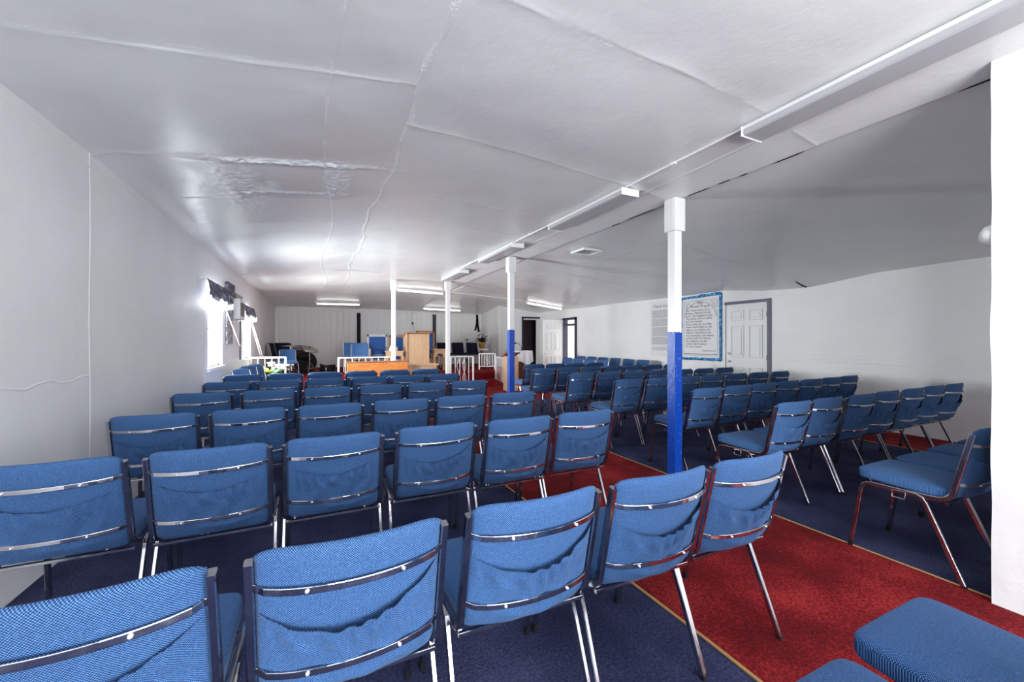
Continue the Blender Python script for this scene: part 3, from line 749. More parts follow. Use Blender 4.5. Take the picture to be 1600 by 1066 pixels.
striplight((5.68, 10.9, stz(5.68, 10.9)), (6.98, 10.95, stz(6.98, 10.95)), 'bare strip light on the ceiling before the dark doorway at right')
striplight((-0.08, 13.9, stz(0, 13.9)-.01), (1.22, 13.95, stz(1.2, 13.95)-.01), 'bare strip light over the drum kit at the back of the stage')
striplight((3.3, 14.2, stz(3.3, 14.2)-.01), (4.7, 14.2, stz(4.7, 14.2)-.01), 'bare strip light over the chairs at the right of the stage')
mb = MB(); mb.tube([(x, 10.9, cz(x, 10.9)-0.012) for x in (3.1, 3.6, 4.2, 4.8, 5.3, 5.68)], 0.009, 8)
tag(mb.build('conduit_pipe', M['housing']), 'ceiling conduit pipe running across in front of the stage', 'pipe')
mb = MB(); mb.tube([(3.3, y, cz(3.3, y)-0.012) for y in (9.6, 10.3, 11, 11.8, 12.6, 13.3, 14.1)], 0.010, 8)
tag(mb.build('conduit_pipe', M['grey_frame']), 'grey conduit pipe running back over the pulpit toward the rear wall', 'pipe')
mb = MB(); mb.tube([(x, 8.95, cz(x, 8.95)-0.008) for x in [-1.3+0.25*k for k in range(11)]], 0.0045, 6)
tag(mb.build('ceiling_wire', M['grey_frame']), 'thin cable stapled across the ceiling left of the post by the pulpit', 'cable')
# ceiling vent
vx, vy = 3.62, 5.0; zt = cz(vx, vy)
vent = empty('ceiling_vent', (vx, vy, zt-0.02), 0, 'small louvred air vent in the ceiling right of the beam', 'vent')
mb = MB()
for (a, b, c, d) in ((-.17, .17, -.17, -.14), (-.17, .17, .14, .17), (-.17, -.14, -.14, .14), (.14, .17, -.14, .14)): mb.box(a, b, c, d, -0.012, 0.02)
mb.build('frame', M['white'], vent)
mb = MB()
for k in range(5): y = -0.11+k*0.055; mb.add([(-.14, y-.02, -.008), (.14, y-.02, -.008), (.14, y+.022, .014), (-.14, y+.022, .014), (-.14, y-.02, -.005), (.14, y-.02, -.005), (.14, y+.022, .017), (-.14, y+.022, .017)], [(0, 1, 2, 3), (4, 5, 6, 7), (0, 1, 5, 4), (2, 3, 7, 6)])
mb.build('louvre', M['white'], vent)
mb = MB(); mb.box(-.14, .14, -.14, .14, 0.018, 0.03); mb.build('duct', M['dark'], vent)
# white round alarm on the end of the partition wall
al = MB(); al.lathe([(0.0, 0.055), (0.03, 0.052), (0.048, 0.035), (0.055, 0.015), (0.055, 0.0), (0, 0)], (3.06, 0.79, 1.83), 20, axis='Y')
tag(al.build('wall_bell', M['white']), 'small white round dome fixed to the edge of the near right wall', 'alarm')

# ================================================================= DOORS on the right
def panels6(mb, w_, h_, t=0.012, y=0.0):
    # raised moulding rings of a six panel door; local x across, z up, face at -y
    ms = 0.11; gap = 0.10; pw_ = (w_-2*ms-gap)/2
    rows = [(0.22, 0.80), (0.98, h_-0.42), (h_-0.32, h_-0.12)]
    for c in range(2):
        x0 = ms+c*(pw_+gap); x1 = x0+pw_
        for (z0, z1) in rows:
            f = 0.022
            for (a, b, c_, d) in ((x0, x1, z0, z0+f), (x0, x1, z1-f, z1), (x0, x0+f, z0+f, z1-f), (x1-f, x1, z0+f, z1-f)): mb.box(a, b, y-0.013, y+0.002, c_, d, bev=0.005)
            mb.box(x0+0.05, x1-0.05, y-0.010, y+0.002, z0+0.05, z1-0.05, bev=0.004)
def door_leaf(name, root, w_, h_, knob_side, dead=True):
    mb = MB(); mb.box(0, w_, 0, 0.04, 0.01, h_, bev=0.003); panels6(mb, w_, h_); 
    d = mb.build(name, M['white'], root)
    kx = 0.07 if knob_side < 0 else w_-0.07
    for sgn in (-1, 1):
        y0 = 0 if sgn < 0 else 0.04
        mb = MB(); mb.lathe([(0, 0), (0.028, 0), (0.028, 0.006*sgn), (0.011, 0.010*sgn), (0.011, 0.035*sgn), (0.026, 0.045*sgn), (0.026, 0.06*sgn), (0.012, 0.068*sgn), (0, 0.068*sgn)], (kx, y0, 0.90), 16, axis='Y')
        mb.build('knob', M['screw'], d)
        if not dead: continue
        mb = MB(); mb.lathe([(0, 0), (0.03, 0), (0.028, 0.014*sgn), (0, 0.016*sgn)], (kx, y0, 1.05), 16, axis='Y'); mb.build('deadbolt', M['screw'], d)
    return d
# door 3 : white side door in the right wall, closed
d3 = empty('door_3', (RX+0.03, 5.52, 0), -PI/2); struct(d3)
door_leaf('leaf', d3, 0.86, 2.02, -1)
mb = MB()
mb.box(-0.01, 0.86, -0.045, 0.0, 2.02, 2.075); mb.box(0.855, 0.925, -0.05, 0.0, 0, 2.075)
mb.build('door_frame', M['frame_grey'], d3)
mb = MB()
for z in (0.25, 0.95, 1.75): mb.box(0.835, 0.865, -0.035, -0.0, z, z+0.09)
mb.build('hinge', M['grille'], d3)
# doorway 2: black framed opening with the leaf swung into the room
d2 = empty('door_2', (RX, 11.50, 0), 0); struct(d2)
mb = MB()
mb.box(-0.03, 0.14, -0.07, 0.0, 0, 2.05); mb.box(-0.03, 0.14, -0.80, -0.70, 0, 2.05); mb.box(-0.03, 0.14, -0.80, 0.0, 1.99, 2.06); mb.box(-0.02, 0.12, -0.72, -0.05, 1.80, 1.86)
mb.build('door_frame', M['dark'], d2)
lf = empty('door_1', (RX-0.80, 11.46, 0), 0); struct(lf); door_leaf('leaf', lf, 0.78, 2.0, -1, False)
# dark doorway trim
d1 = empty('door_4', (6.69, DOY, 0), 0); struct(d1)
mb = MB(); mb.box(-0.05, 0.0, -0.03, 0.1, 0, 2.18); mb.box(-0.05, 0.70, -0.03, 0.1, 2.12, 2.18); mb.build('door_frame', M['dark'], d1)
mb = MB(); mb.box(0.60, 0.66, -0.02, 0.12, 0, 2.12); mb.box(0.0, 0.60, 0.02, 0.12, 2.08, 2.12); mb.build('door_jamb', M['white'], d1)

# ================================================================= POSTERS
def poster_root(name, y_left, label):
    return empty(name, (RX-0.004, y_left, 0), -PI/2, label, 'poster')
# local: x runs along the wall to the right (toward the camera), z up, -y into the room
pr = poster_root('prayer_poster', 6.60, 'framed prayer poster titled The Model Prayer with blue garland border')
PWD, PZ0, PZ1 = 1.00, 0.905, 2.27
mb = MB(); mb.box(0.0, PWD, -0.006, 0.0, PZ0, PZ1); mb.build('sheet', M['paper'], pr)
mb = MB(); f = 0.055
rn = random.Random(2)
def garl(x0, z0, x1, z1):
    n = int(math.hypot(x1-x0, z1-z0)/0.05)
    pts = [(lerp(x0, x1, k/n), -0.016-rn.uniform(0, .006), lerp(z0, z1, k/n)) for k in range(n+1)]
    pts = [(x+rn.uniform(-.005, .005), y, z+rn.uniform(-.005, .005)) for x, y, z in pts]
    mb.tube(pts, [rn.uniform(0.024, 0.034) for _ in pts], 8)
garl(0, PZ0+.01, PWD, PZ0+.01); garl(0, PZ1-.03, PWD, PZ1-.0); garl(0.0, PZ0, 0.0, PZ1); garl(PWD-.01, PZ0, PWD-.01, PZ1)
for p in range(len(mb.v)):
    x, y, z = mb.v[p]; mb.v[p] = (x, -0.003+(y+0.016)*0.5-0.012, z)
mb.build('border', M['foil'], pr)
# printed frame lines and arch
mb = MB()
ix0, ix1, iz0, iz1 = 0.075, PWD-0.085, PZ0+0.085, PZ1-0.10
def pline(pts, w_=0.006, y=-0.0068): mb.sweep([(x, y, z) for x, z in pts], 0.0012, w_, (0, 1, 0), rnd=0.1)
pline([(ix0, iz0), (ix1, iz0)]); pline([(ix0, iz0+.03), (ix1, iz0+.03)], .012); pline([(ix0, iz0), (ix0, iz1)]); pline([(ix1, iz0), (ix1, iz1)]); pline([(ix0, iz1), (ix1, iz1)])
cx = (ix0+ix1)/2; rr = (ix1-ix0)/2-0.015
for q in (0, 0.022): pline([(cx-(rr-q)*math.cos(PI*k/28), iz1-0.36+(0.34-q)*math.sin(PI*k/28)) for k in range(29)], .005)
for sx in (-1, 1):
    for (ox, oz, r_) in ((0.36, 0.075, 0.035), (0.29, 0.05, 0.022), (0.375, 0.15, 0.022), (0.33, 0.115, 0.018)):
        pline([(cx+sx*ox+r_*math.cos(a*PI/7), iz1-oz+r_*math.sin(a*PI/7)) for a in range(15)], .005)
mb.build('printed_border', M['ink'], pr)
lines = ['The', 'Model Prayer', None, 'Our Father which art in', 'heaven, Hallowed be thy', 'name. Thy kingdom come,', 'Thy will be done in earth,', 'as it is in heaven.', 'Give us this day our daily', 'bread. And forgive us our', 'debts, as we forgive our', 'debtors. And lead us not', 'into temptation, but deliver', 'us from evil: For thine is', 'the kingdom, and the', 'power and the glory,', 'for ever. Amen.']
z = PZ1-0.325
for i, t in enumerate(lines):
    if t is None: continue
    big = i < 2
    text_mesh('lettering', t, 0.080 if big else 0.064, M['ink'], pr, (cx if big else ix0+0.05, -0.0075, (PZ1-0.185, PZ1-0.25)[i] if big else z), (PI/2, 0, 0), 'CENTER' if big else 'LEFT', 1.15 if big else 1.0)
    if not big: z -= 0.0605
text_mesh('lettering', 'Matthew 6:9-13', 0.05, M['ink'], pr, (ix1-0.04, -0.0075, PZ1-1.19), (PI/2, 0, 0), 'RIGHT')
# church covenant sheet
cv = poster_root('covenant_poster', 7.55, 'pale Church Covenant sheet of small grey print left of the nearest post')
mb = MB(); mb.box(0.0, 0.88, -0.004, 0.0, 0.93, 2.27); mb.build('sheet', M['paper_old'], cv)
text_mesh('title', 'Church Covenant', 0.10, M['ink_mid'], cv, (0.44, -0.005, 2.10), (PI/2, 0, 0), 'CENTER', 0.95)
mb = MB(); z = 2.03; k = 0
rn = random.Random(4)
para = {9, 17, 26}
while z > 1.22:
    k += 1
    x = 0.06
    if k in para: z -= 0.012
    while x < 0.80:
        wl = rn.uniform(0.02, 0.075); x1 = min(0.82, x+wl); mb.box(x, x1, -0.0048, -0.0038, z-0.0065, z+0.0065); x = x1+0.012
    z -= 0.024
for zz in (1.17, 1.08): mb.box(0.05, 0.83, -0.0048, -0.0038, zz, zz+0.004)
for k in range(6): mb.box(0.06, 0.80-0.1*(k % 2), -0.0048, -0.0038, 1.15-0.011*k-0.004, 1.15-0.011*k)
mb.build('fine_print', M['ink_grey'], cv)

# ================================================================= WINDOWS on the left
def window(n, W, zb):
    root = empty('window_%d' % n, (wx((W[0]+W[1])/2)-0.07, (W[0]+W[1])/2, W[2])); struct(root)
    hw = (W[1]-W[0])/2; h = W[3]-W[2]
    mb = MB()
    mb.box(-0.03, 0.03, -hw, -hw+0.035, 0, h); mb.box(-0.03, 0.03, hw-0.035, hw, 0, h); mb.box(-0.03, 0.03, -hw, hw, 0, 0.035); mb.box(-0.03, 0.03, -hw, hw, h-0.035, h); mb.box(-0.02, 0.02, -hw, hw, h/2-0.015, h/2+0.015)
    mb.build('window_frame', M['housing'], root)
    mb = MB(); mb.box(-0.004, 0.004, -hw+.03, hw-.03, 0.03, h-.03); mb.build('glass', M['glass'], root)
    mb = MB(); mb.box(0.03, 0.105, -hw-0.04, hw+0.04, -0.055, 0.0, bev=0.004); mb.build('window_sill', M['grey_frame' if False else 'housing'], root)
    return root
window(1, W1, 0); window(2, W2, 0)
def valance(W, top, drop, extra, label, matn, xo=0.08):
    y0, y1 = W[0]-0.42, W[1]+extra; xb = wx((y0+y1)/2)
    root = empty('curtain_valance', (xb, y0, top), 0, label, 'curtain', 'valances over the side windows')
    L = y1-y0
    def f(u, v):
        y = L*u; swag = 0.5-0.5*math.cos(2*PI*u*2)
        dz = -drop*v*(0.85+0.22*swag)
        x = 0.03+xo*(0.55+0.45*v)+0.018*math.sin(u*46+1.5*math.sin(v*4))*(0.3+0.7*v)
        return (x, y, dz)
    mb = MB(); mb.grid(f, 70, 14); mb.build('valance_cloth', matn, root, fixn=False)
    def g(u, v):
        y = L*u; x = 0.03+xo*1.0+0.02*math.sin(u*60); dz = -drop*(0.9+0.35*v+0.08*math.sin(u*25))
        return (x, y, dz)
    mb = MB(); mb.grid(g, 70, 4); mb.build('lace_trim', M['sheer'], root, fixn=False)
    mb = MB(); mb.tube([(0.0, -0.02, 0), (0.055, 0.0, 0), (0.06, L, 0), (0.0, L+0.02, 0)], 0.008, 8); mb.build('curtain_rod', M['housing'], root)
    def s_(u, v):
        y = lerp(0.02, L-extra, u); return (0.035+0.012*math.sin(u*50), y, -drop*0.8-v*(top-W[2]-drop*0.8-0.02))
    return root
valance(W1, 2.10, 0.25, 0.16, 'dark patterned valance over the nearer left window', M['valance'])
valance(W2, 1.99, 0.22, 0.02, 'pale patterned valance over the farther left window', M['valance'])
# slanted white poles by the windows
for (a, b, lab) in (((-1.2, 6.95, 1.80), (-1.16, 7.92, 1.22), 'white slanted curtain pole leaning right of the nearer left window'),
                    ((-1.18, 9.2, 1.70), (-1.15, 10.55, 0.92), 'white slanted curtain pole right of the farther left window, left one of two'),
                    ((-1.16, 9.25, 1.70), (-1.12, 10.62, 0.92), 'white slanted curtain pole right of the farther left window, right one of two')):
    mb = MB(); mb.tube([a, b], 0.006, 8); tag(mb.build('curtain_pole', M['white']), lab, 'pole')
# wall hanging, air conditioner, dark cable
def lw(name, y, z): return empty(name, (wx(y)+0.006, y, z), math.atan(-0.0085))
h = lw('wall_hanging', 7.80, 1.25); tag(h, 'tall narrow grey patterned wall hanging between the left windows', 'wall hanging')
mb = MB(); mb.box(0.0, 0.02, 0.02, 0.48, 0.0, 0.82); mb.build('cloth_panel', M['tapestry'], h)
mb = MB(); mb.box(0.0, 0.05, -0.02, 0.50, 0.80, 1.0, bev=0.01); mb.build('header', M['valance'], h)
a = lw('air_conditioner', 8.42, 1.68); tag(a, 'ivory wall air conditioner unit between the two left windows', 'air conditioner')
mb = MB(); mb.box(0.0, 0.10, 0, 0.50, 0, 0.36, bev=0.008); mb.build('casing', M['ac'], a)
mb = MB(); mb.box(0.10, 0.104, 0.05, 0.45, 0.06, 0.30)
for k in range(9): mb.box(0.103, 0.108, 0.05, 0.45, 0.075+k*0.025, 0.081+k*0.025)
mb.build('grille', M['grille'], a)
mb = MB(); mb.box(0.0, 0.06, -0.03, 0.53, 0.36, 0.44); mb.build('top_trim', M['tapestry'], a)
mb = MB(); mb.tube([(wx(9.0)+0.025, 8.98, 1.67), (wx(9)+0.02, 8.98, 1.3), (wx(9)+0.02, 8.98, 0.95)], 0.012, 6)
tag(mb.build('power_cable', M['dark']), 'dark cable hanging down the wall below the air conditioner', 'cable')

# ================================================================= STAGE
SZ = 0.40; SY = 10.95
mb = MB(); mb.box(-1.25, 4.64, SY, BY-0.07, 0.001, SZ, bev=0.01); mb.box(4.60, 5.69, 11.9, BY-0.07, 0.001, SZ)
tag(mb.build('stage_platform', M['carpet_red']), 'raised red carpeted stage platform across the back of the hall', 'stage')
for nme, (x0, x1) in {'left': (0.35, 1.0), 'right': (3.78, 4.60)}.items():
    mb = MB(); mb.box(x0, x1, SY-0.34, SY-0.002, 0.009, 0.20, bev=0.01)
    tag(mb.build('stage_step', M['carpet_red']), 'red carpeted step up to the stage, %s' % ('by the drum kit' if nme == 'left' else 'between the white railings at right'), 'step')
def railing(p, q, z0, z1, h0, n, label, scroll=False, hq=None):
    """p,q plan points; z0/z1 base heights at the ends, h height"""
    P, Q = Vector((p[0], p[1], 0)), Vector((q[0], q[1], 0)); D = Q-P
    root = empty('altar_railing', (p[0], p[1], 0), 0, label, 'railing', 'white altar railings')
    def at(t, z): v = D*t; return (v.x, v.y, lerp(z0, z1, t)+z)
    sd = D.normalized(); sd = (-sd.y, sd.x, 0)
    mb = MB(); mb.sweep([at(0, h0), at(1, h0)], 0.04, 0.03, sd); mb.build('top_rail', M['rail_white'], root)
    mb = MB(); mb.sweep([at(0.0, 0.10), at(1.0, 0.10)], 0.022, 0.02, sd); mb.build('bottom_rail', M['rail_white'], root)
    for t in (0.0, 1.0):
        mb = MB(); mb.sweep([at(t, 0.0), at(t, h0+0.01)], 0.04, 0.04, sd); mb.build('rail_post', M['rail_white'], root)
    for k in range(1, n):
        mb = MB(); mb.sweep([at(k/n, 0.10), at(k/n, h0)], 0.017, 0.017, sd); mb.build('baluster', M['rail_white'], root)
    if scroll:
        dn = D.normalized()
        for c in scroll:
            mb = MB()
            for sg in (-1, 1):
                pts = []
                for k in range(26):
                    a = k/25*PI*2; z = 0.14+(h0-0.2)*k/25; r_ = 0.045*math.sin(a)*sg
                    v = D*c+dn*r_; pts.append((v.x, v.y, lerp(z0, z1, c)+z))
                mb.tube(pts, 0.006, 6)
            mb.build('scrollwork', M['rail_white'], root)
    return root
railing((-1.30, 10.2), (-0.655, 10.2), 0.008, 0.008, 0.93, 5, 'white altar railing section at the left wall before the drums')
railing((0.42, 10.2), (1.60, 10.2), 0.008, 0.008, 0.90, 8, 'white altar railing section behind the orange wooden bench')
railing((3.10, 10.2), (3.72, 10.2), 0.008, 0.008, 0.88, 5, 'short white altar railing with scrollwork right of the slim white post', [0.35, 0.6])
railing((4.58, 12.0), (5.03, 11.80), SZ, SZ, 0.50, 6, 'short white railing on the stage edge by the flower pot', [0.5])
railing((5.02, 11.72), (4.70, 10.15), 0.008, 0.008, 0.80, 8, 'white stair railing slanting toward the aisle left of the lectern')

# pulpit
pu = empty('pulpit', (2.57, 11.9, SZ), 0, 'tall light oak pulpit standing on the stage', 'pulpit')
mb = MB()
mb.box(-0.30, 0.30, -0.22, -0.19, 0.0, 1.10, bev=0.004); mb.build('front_panel', M['wood_light'], pu)
for sg in (-1, 1):
    x0, x1 = (-0.33, -0.30) if sg < 0 else (0.30, 0.33)
    mb = MB(); mb.add([(x, y, z) for x in (x0, x1) for (y, z) in ((-0.25, 0), (0.22, 0), (0.22, 1.0), (-0.25, 1.12))], [(0, 1, 2, 3), (4, 5, 6, 7), (0, 1, 5, 4), (1, 2, 6, 5), (2, 3, 7, 6), (3, 0, 4, 7)]); mb.build('side_panel', M['wood_light'], pu)
mb = MB(); mb.add([(x, y, z) for x in (-0.36, 0.36) for (y, z) in ((-0.27, 1.12), (0.25, 0.99), (0.25, 1.02), (-0.27, 1.15))], [(0, 1, 2, 3), (4, 5, 6, 7), (0, 1, 5, 4), (1, 2, 6, 5), (2, 3, 7, 6), (3, 0, 4, 7)]); mb.build('sloped_top', M['wood_mid'], pu)
mb = MB(); mb.box(-0.36, 0.36, -0.28, 0.25, 0, 0.09, bev=0.006); mb.build('plinth', M['wood_light'], pu)
mc = empty('microphone', (2.55, 12.05, SZ+1.03), 0, 'black gooseneck microphone rising above the pulpit', 'microphone')
mb = MB(); mb.tube([(0.03, 0, 0), (0.02, 0, 0.12), (0.0, -0.01, 0.25), (-0.04, -0.03, 0.36)], 0.005, 6); mb.build('gooseneck', M['grille'], mc)
mb = MB(); mb.tube([(-0.035, -0.028, 0.35), (-0.055, -0.04, 0.40), (-0.062, -0.045, 0.43)], [0.014, 0.024, 0.012], 10); mb.build('capsule', M['black'], mc)
# communion table below the pulpit
ct = empty('communion_table', (2.20, 9.75, 0.008), 0, 'light oak communion table on the floor in front of the pulpit', 'table')
mb = MB(); mb.box(-0.40, 0.40, -0.24, 0.24, 0.71, 0.75, bev=0.006); mb.build('tabletop', M['wood_light'], ct)
mb = MB(); mb.box(-0.35, 0.35, -0.21, 0.21, 0.52, 0.71)
for (a, b, c, d) in ((-0.26, 0.26, 0.685, 0.70), (-0.26, 0.26, 0.545, 0.56), (-0.26, -0.245, 0.56, 0.685), (0.245, 0.26, 0.56, 0.685)): mb.box(a, b, -0.225, -0.205, c, d)
mb.build('apron', M['wood_light'], ct)
for sx in (-1, 1):
    for sy in (-1, 1):
        mb = MB(); mb.lathe([(0.035, 0.0), (0.035, 0.06), (0.022, 0.10), (0.034, 0.25), (0.02, 0.42), (0.035, 0.52)], (sx*0.31, sy*0.17, 0), 12); mb.build('leg', M['wood_light'], ct)
# orange wooden bench front of the left
ob = empty('altar_bench', (1.19, 9.35, 0.0085), 0, 'long orange varnished wooden bench in front of the white railing', 'bench')
mb = MB(); mb.box(-0.64, 0.64, -0.03, 0.03, 0.40, 0.82, bev=0.006); mb.build('back_panel', M['wood_orange'], ob)
mb = MB(); mb.box(-0.66, 0.66, -0.05, 0.05, 0.82, 0.85, bev=0.006); mb.build('top_rail', M['wood_mid'], ob)
mb = MB(); mb.box(-0.64, 0.64, -0.02, 0.13, 0.40, 0.44, bev=0.006); mb.build('seat', M['wood_orange'], ob)
for sx in (-1, 1):
    mb = MB(); mb.box(sx*0.64-0.02, sx*0.64+0.02, -0.06, 0.15, 0.0, 0.62, bev=0.006); mb.build('end_panel', M['wood_orange'], ob)
for x in (-0.45, -0.12, 0.28):
    mb = MB(); mb.tube([(x-0.09, -0.05, 0.58), (x-0.05, -0.055, 0.63), (x, -0.055, 0.645), (x+0.05, -0.055, 0.62), (x+0.08, -0.05, 0.57), (x+0.04, -0.055, 0.56)], 0.012, 8); mb.build('iron_scroll', M['black'], ob)

# thrones
def throne(x, y, w_, h_, wood_m, label, arms=True):
    r = empty('throne_chair', (x, y, SZ), 0, label, 'chair', 'high backed chairs behind the pulpit')
    hw = w_/2
    mb = MB()
    mb.box(-hw, -hw+0.06, 0.0, 0.06, 0, h_, bev=0.005); mb.box(hw-0.06, hw, 0, 0.06, 0, h_, bev=0.005); mb.box(-hw, hw, 0, 0.06, h_-0.07, h_+0.005, bev=0.005); mb.box(-hw, hw, 0, 0.05, 0.42, 0.5)
    mb.build('back_frame', wood_m, r)
    mb = MB(); mb.box(-hw+0.06, hw-0.06, -0.015, 0.04, 0.48, h_-0.07, bev=0.015); mb.build('backrest', M['throne_blue'], r)
    mb = MB(); mb.box(-hw+0.03, hw-0.03, -0.46, 0.0, 0.36, 0.46, bev=0.025); mb.build('seat', M['throne_blue'], r)
    for sg in (-1, 1):
        xx = sg*(hw-0.03)
        mb = MB(); mb.box(xx-0.025, xx+0.025, -0.47, -0.42, 0, 0.64, bev=0.004); mb.build('leg', wood_m, r)
        mb = MB(); mb.sweep([(xx, 0.0, 0.70), (xx, -0.2, 0.67), (xx, -0.48, 0.64)], 0.06, 0.035, (1, 0, 0)); mb.build('armrest', wood_m, r)
    return r
throne(3.10, 12.95, 0.60, 1.22, M['wood_mid'], 'high-backed wooden throne with blue upholstery directly behind the pulpit')
throne(2.25, 12.85, 0.56, 1.08, M['wood_mid'], 'wooden throne with blue upholstery left of the pulpit behind the slim post')
throne(1.63, 13.0, 0.60, 1.10, M['grey_frame'], 'grey-framed high-backed chair with blue upholstery left of the slim post')
def side_table(x, y, w_, h_, label, arch=False):
    r = empty('side_table', (x, y, SZ), 0, label, 'table'); hw = w_/2
    mb = MB(); mb.box(-hw-0.03, hw+0.03, -0.18, 0.18, h_-0.035, h_, bev=0.005); mb.build('tabletop', M['wood_light'], r)
    mb = MB(); mb.box(-hw, hw, -0.15, 0.15, h_-0.14, h_-0.035); 
    if arch:
        for k in range(9):
            a = k/8*PI; 
        mb.box(-hw, -hw+0.09, -0.15, 0.15, h_-0.24, h_-0.14); mb.box(hw-0.09, hw, -0.15, 0.15, h_-0.24, h_-0.14)
    mb.build('apron', M['wood_light'], r)
    for sx in (-1, 1):
        for sy in (-1, 1):
            mb = MB(); mb.box(sx*hw-0.03, sx*hw+0.03, sy*0.12-0.025, sy*0.12+0.025, 0, h_-0.14, bev=0.003); mb.build('leg', M['wood_light'], r)
    return r
side_table(1.93, 11.75, 0.42, 0.62, 'small light wood table between the grey-framed chair and the pulpit')
side_table(3.28, 12.0, 0.36, 0.66, 'small light wood table with cut-out apron right of the pulpit', True)
mb = MB(); rn = random.Random(9)
mb.lathe([(0.0, 0.0), (0.11, 0.0), (0.12, 0.03), (0.10, 0.10), (0.07, 0.15), (0.0, 0.16)], (1.9, 11.72, SZ+0.62), 14)
for p in range(len(mb.v)):
    x, y, z = mb.v[p]; mb.v[p] = (x+0.01*math.sin(z*60+y*40), y, z+0.008*math.sin(x*70))
tag(mb.build('folded_cloth', M['cloth']), 'crumpled white cloth lying on the small wooden table by the slim post', 'cloth')

# stage chairs
place(plainp, 1.02, 11.85, PI, 'blue chair on the stage left of the dark wall strip, nearer of two', 'plain blue chairs on the stage', SZ)
place(plainp, 0.86, 12.55, PI, 'blue chair on the stage mostly hidden behind another, left of the dark wall strip', 'plain blue chairs on the stage', SZ)
for i, x in enumerate((3.78, 4.30, 4.82)):
    place(blackp, x, 13.35, PI+0.04, 'dark navy chair against the stage back, %s from the pulpit' % ORD[i], 'dark chairs at the right of the stage', SZ)
place(blackp, -0.98, 13.75, PI+0.1, 'black chair at the back left of the stage behind the cymbals', 'dark chairs beside the drum kit', SZ)
place(blackp, -1.15, 12.9, -PI/2-0.2, 'black chair on the stage at the left wall, turned sideways', 'dark chairs beside the drum kit', SZ)
place(plainp, -0.70, 11.62, PI+0.2, 'blue seated chair beside the bass drum on the stage', 'plain blue chairs on the stage', SZ, 0.82)

# drum kit ----------------------------------------------------------------
dx, dy = -0.33, 13.05
bd = empty('bass_drum', (dx, dy, SZ+0.012), 0, 'black bass drum at the centre of the drum kit', 'drum', 'drum kit')
mb = MB(); mb.lathe([(0.0, -0.21), (0.27, -0.21), (0.285, -0.19), (0.285, 0.19), (0.27, 0.21), (0, 0.21)], (0, 0, 0.29), 32, axis='Y'); mb.build('shell', M['black'], bd)
mb = MB(); mb.lathe([(0.262, -0.222), (0.292, -0.222), (0.292, -0.185), (0.262, -0.185)], (0, 0, 0.29), 32, axis='Y'); mb.build('hoop', M['black'], bd)
mb = MB()
for k in range(10):
    t = k/9; mb.box(-0.19+0.032*k, -0.19+0.032*k+0.026, -0.222, -0.2125, 0.35+0.02*math.sin(k), 0.42+0.015*math.sin(k*1.7))
mb.build('emblem', M['white'], bd)
mb = MB()
for sg in (-1, 1): mb.tube([(sg*0.22, -0.1, 0.14), (sg*0.34, -0.2, 0.0)], 0.008, 6)
mb.build('spur', M['chrome'], bd)
def cymbal(x, y, z, r_, tx, ty, label, boom=None):
    root = empty('cymbal_stand', (x, y, SZ), 0, label, 'cymbal', 'drum kit')
    mb = MB(); mb.tube([(0, 0, 0.15), (0, 0, z-SZ+0.03)], 0.011, 8); mb.build('pole', M['chrome'], root)
    for k in range(3):
        a = k*2*PI/3+0.4; mb = MB(); mb.tube([(0, 0, 0.32), (0.22*math.cos(a), 0.22*math.sin(a), 0.0)], 0.009, 6); mb.tube([(0, 0, 0.14), (0.11*math.cos(a), 0.11*math.sin(a), 0.15)], 0.006, 6); mb.build('leg', M['chrome'], root)
    mb = MB(); mb.lathe([(0.0, 0.030), (0.02, 0.028), (0.04, 0.014), (r_*0.6, 0.004), (r_, -0.010), (r_*0.6, 0.0), (0.03, 0.008), (0, 0.01)], (0, 0, 0), 32)
    mb.xf(Matrix.Translation((0, 0, z-SZ)) @ Matrix.Rotation(tx, 4, 'X') @ Matrix.Rotation(ty, 4, 'Y')); mb.build('cymbal', M['cymbal'], root)
    mb = MB(); mb.tube([(0, 0, z-SZ+0.01), (0, 0, z-SZ+0.07)], 0.014, 8); mb.build('wingnut', M['black'], root)
    return root
cymbal(-0.68, 12.43, 1.17, 0.21, 0.05, 0.03, 'hi-hat cymbal pair lying flat on its stand at the left of the drum kit')
cymbal(-0.22, 12.45, 1.08, 0.23, 0.35, 0.30, 'tilted crash cymbal above the black bass drum')
def drum(x, y, z0, h_, r_, m_, label, tilt=0, legs=True):
    root = empty('drum', (x, y, z0), 0, label, 'drum', 'drum kit')
    R = Matrix.Rotation(tilt, 4, 'X')
    mb = MB(); mb.lathe([(0, 0), (r_, 0), (r_, h_), (0, h_)], seg=28, smooth=False); mb.xf(R); mb.build('shell', m_, root)
    mb = MB(); mb.lathe([(r_-0.01, h_-0.02), (r_+0.008, h_-0.02), (r_+0.008, h_+0.008), (r_-0.01, h_+0.008)], seg=28, smooth=False)
    mb.lathe([(r_-0.01, -.004), (r_+0.008, -.004), (r_+0.008, 0.02), (r_-0.01, 0.02)], seg=28, smooth=False); mb.xf(R); mb.build('rim', M['chrome'], root)
    mb = MB(); mb.lathe([(0, h_-.004), (r_-0.01, h_-.004), (r_-0.01, h_+0.002), (0, h_+0.002)], seg=28, smooth=False); mb.xf(R); mb.build('drum_head', M['cloth'], root)
    if legs:
        for k in range(3):
            a = k*2*PI/3+0.3; c, s_ = math.cos(a), math.sin(a)
            mb = MB(); mb.tube([(c*r_*1.02, s_*r_*1.02, h_*0.6), (c*(r_+0.03), s_*(r_+0.03), SZ-z0)], 0.007, 6); mb.build('leg', M['chrome'], root)
    return root
drum(-0.52, 13.60, SZ+0.50, 0.22, 0.16, M['drum_shell'], 'brown rack tom mounted behind the bass drum', 0.5, False)
drum(0.24, 12.66, SZ+0.02, 0.23, 0.20, M['black'], 'small black floor drum right of the bass drum')

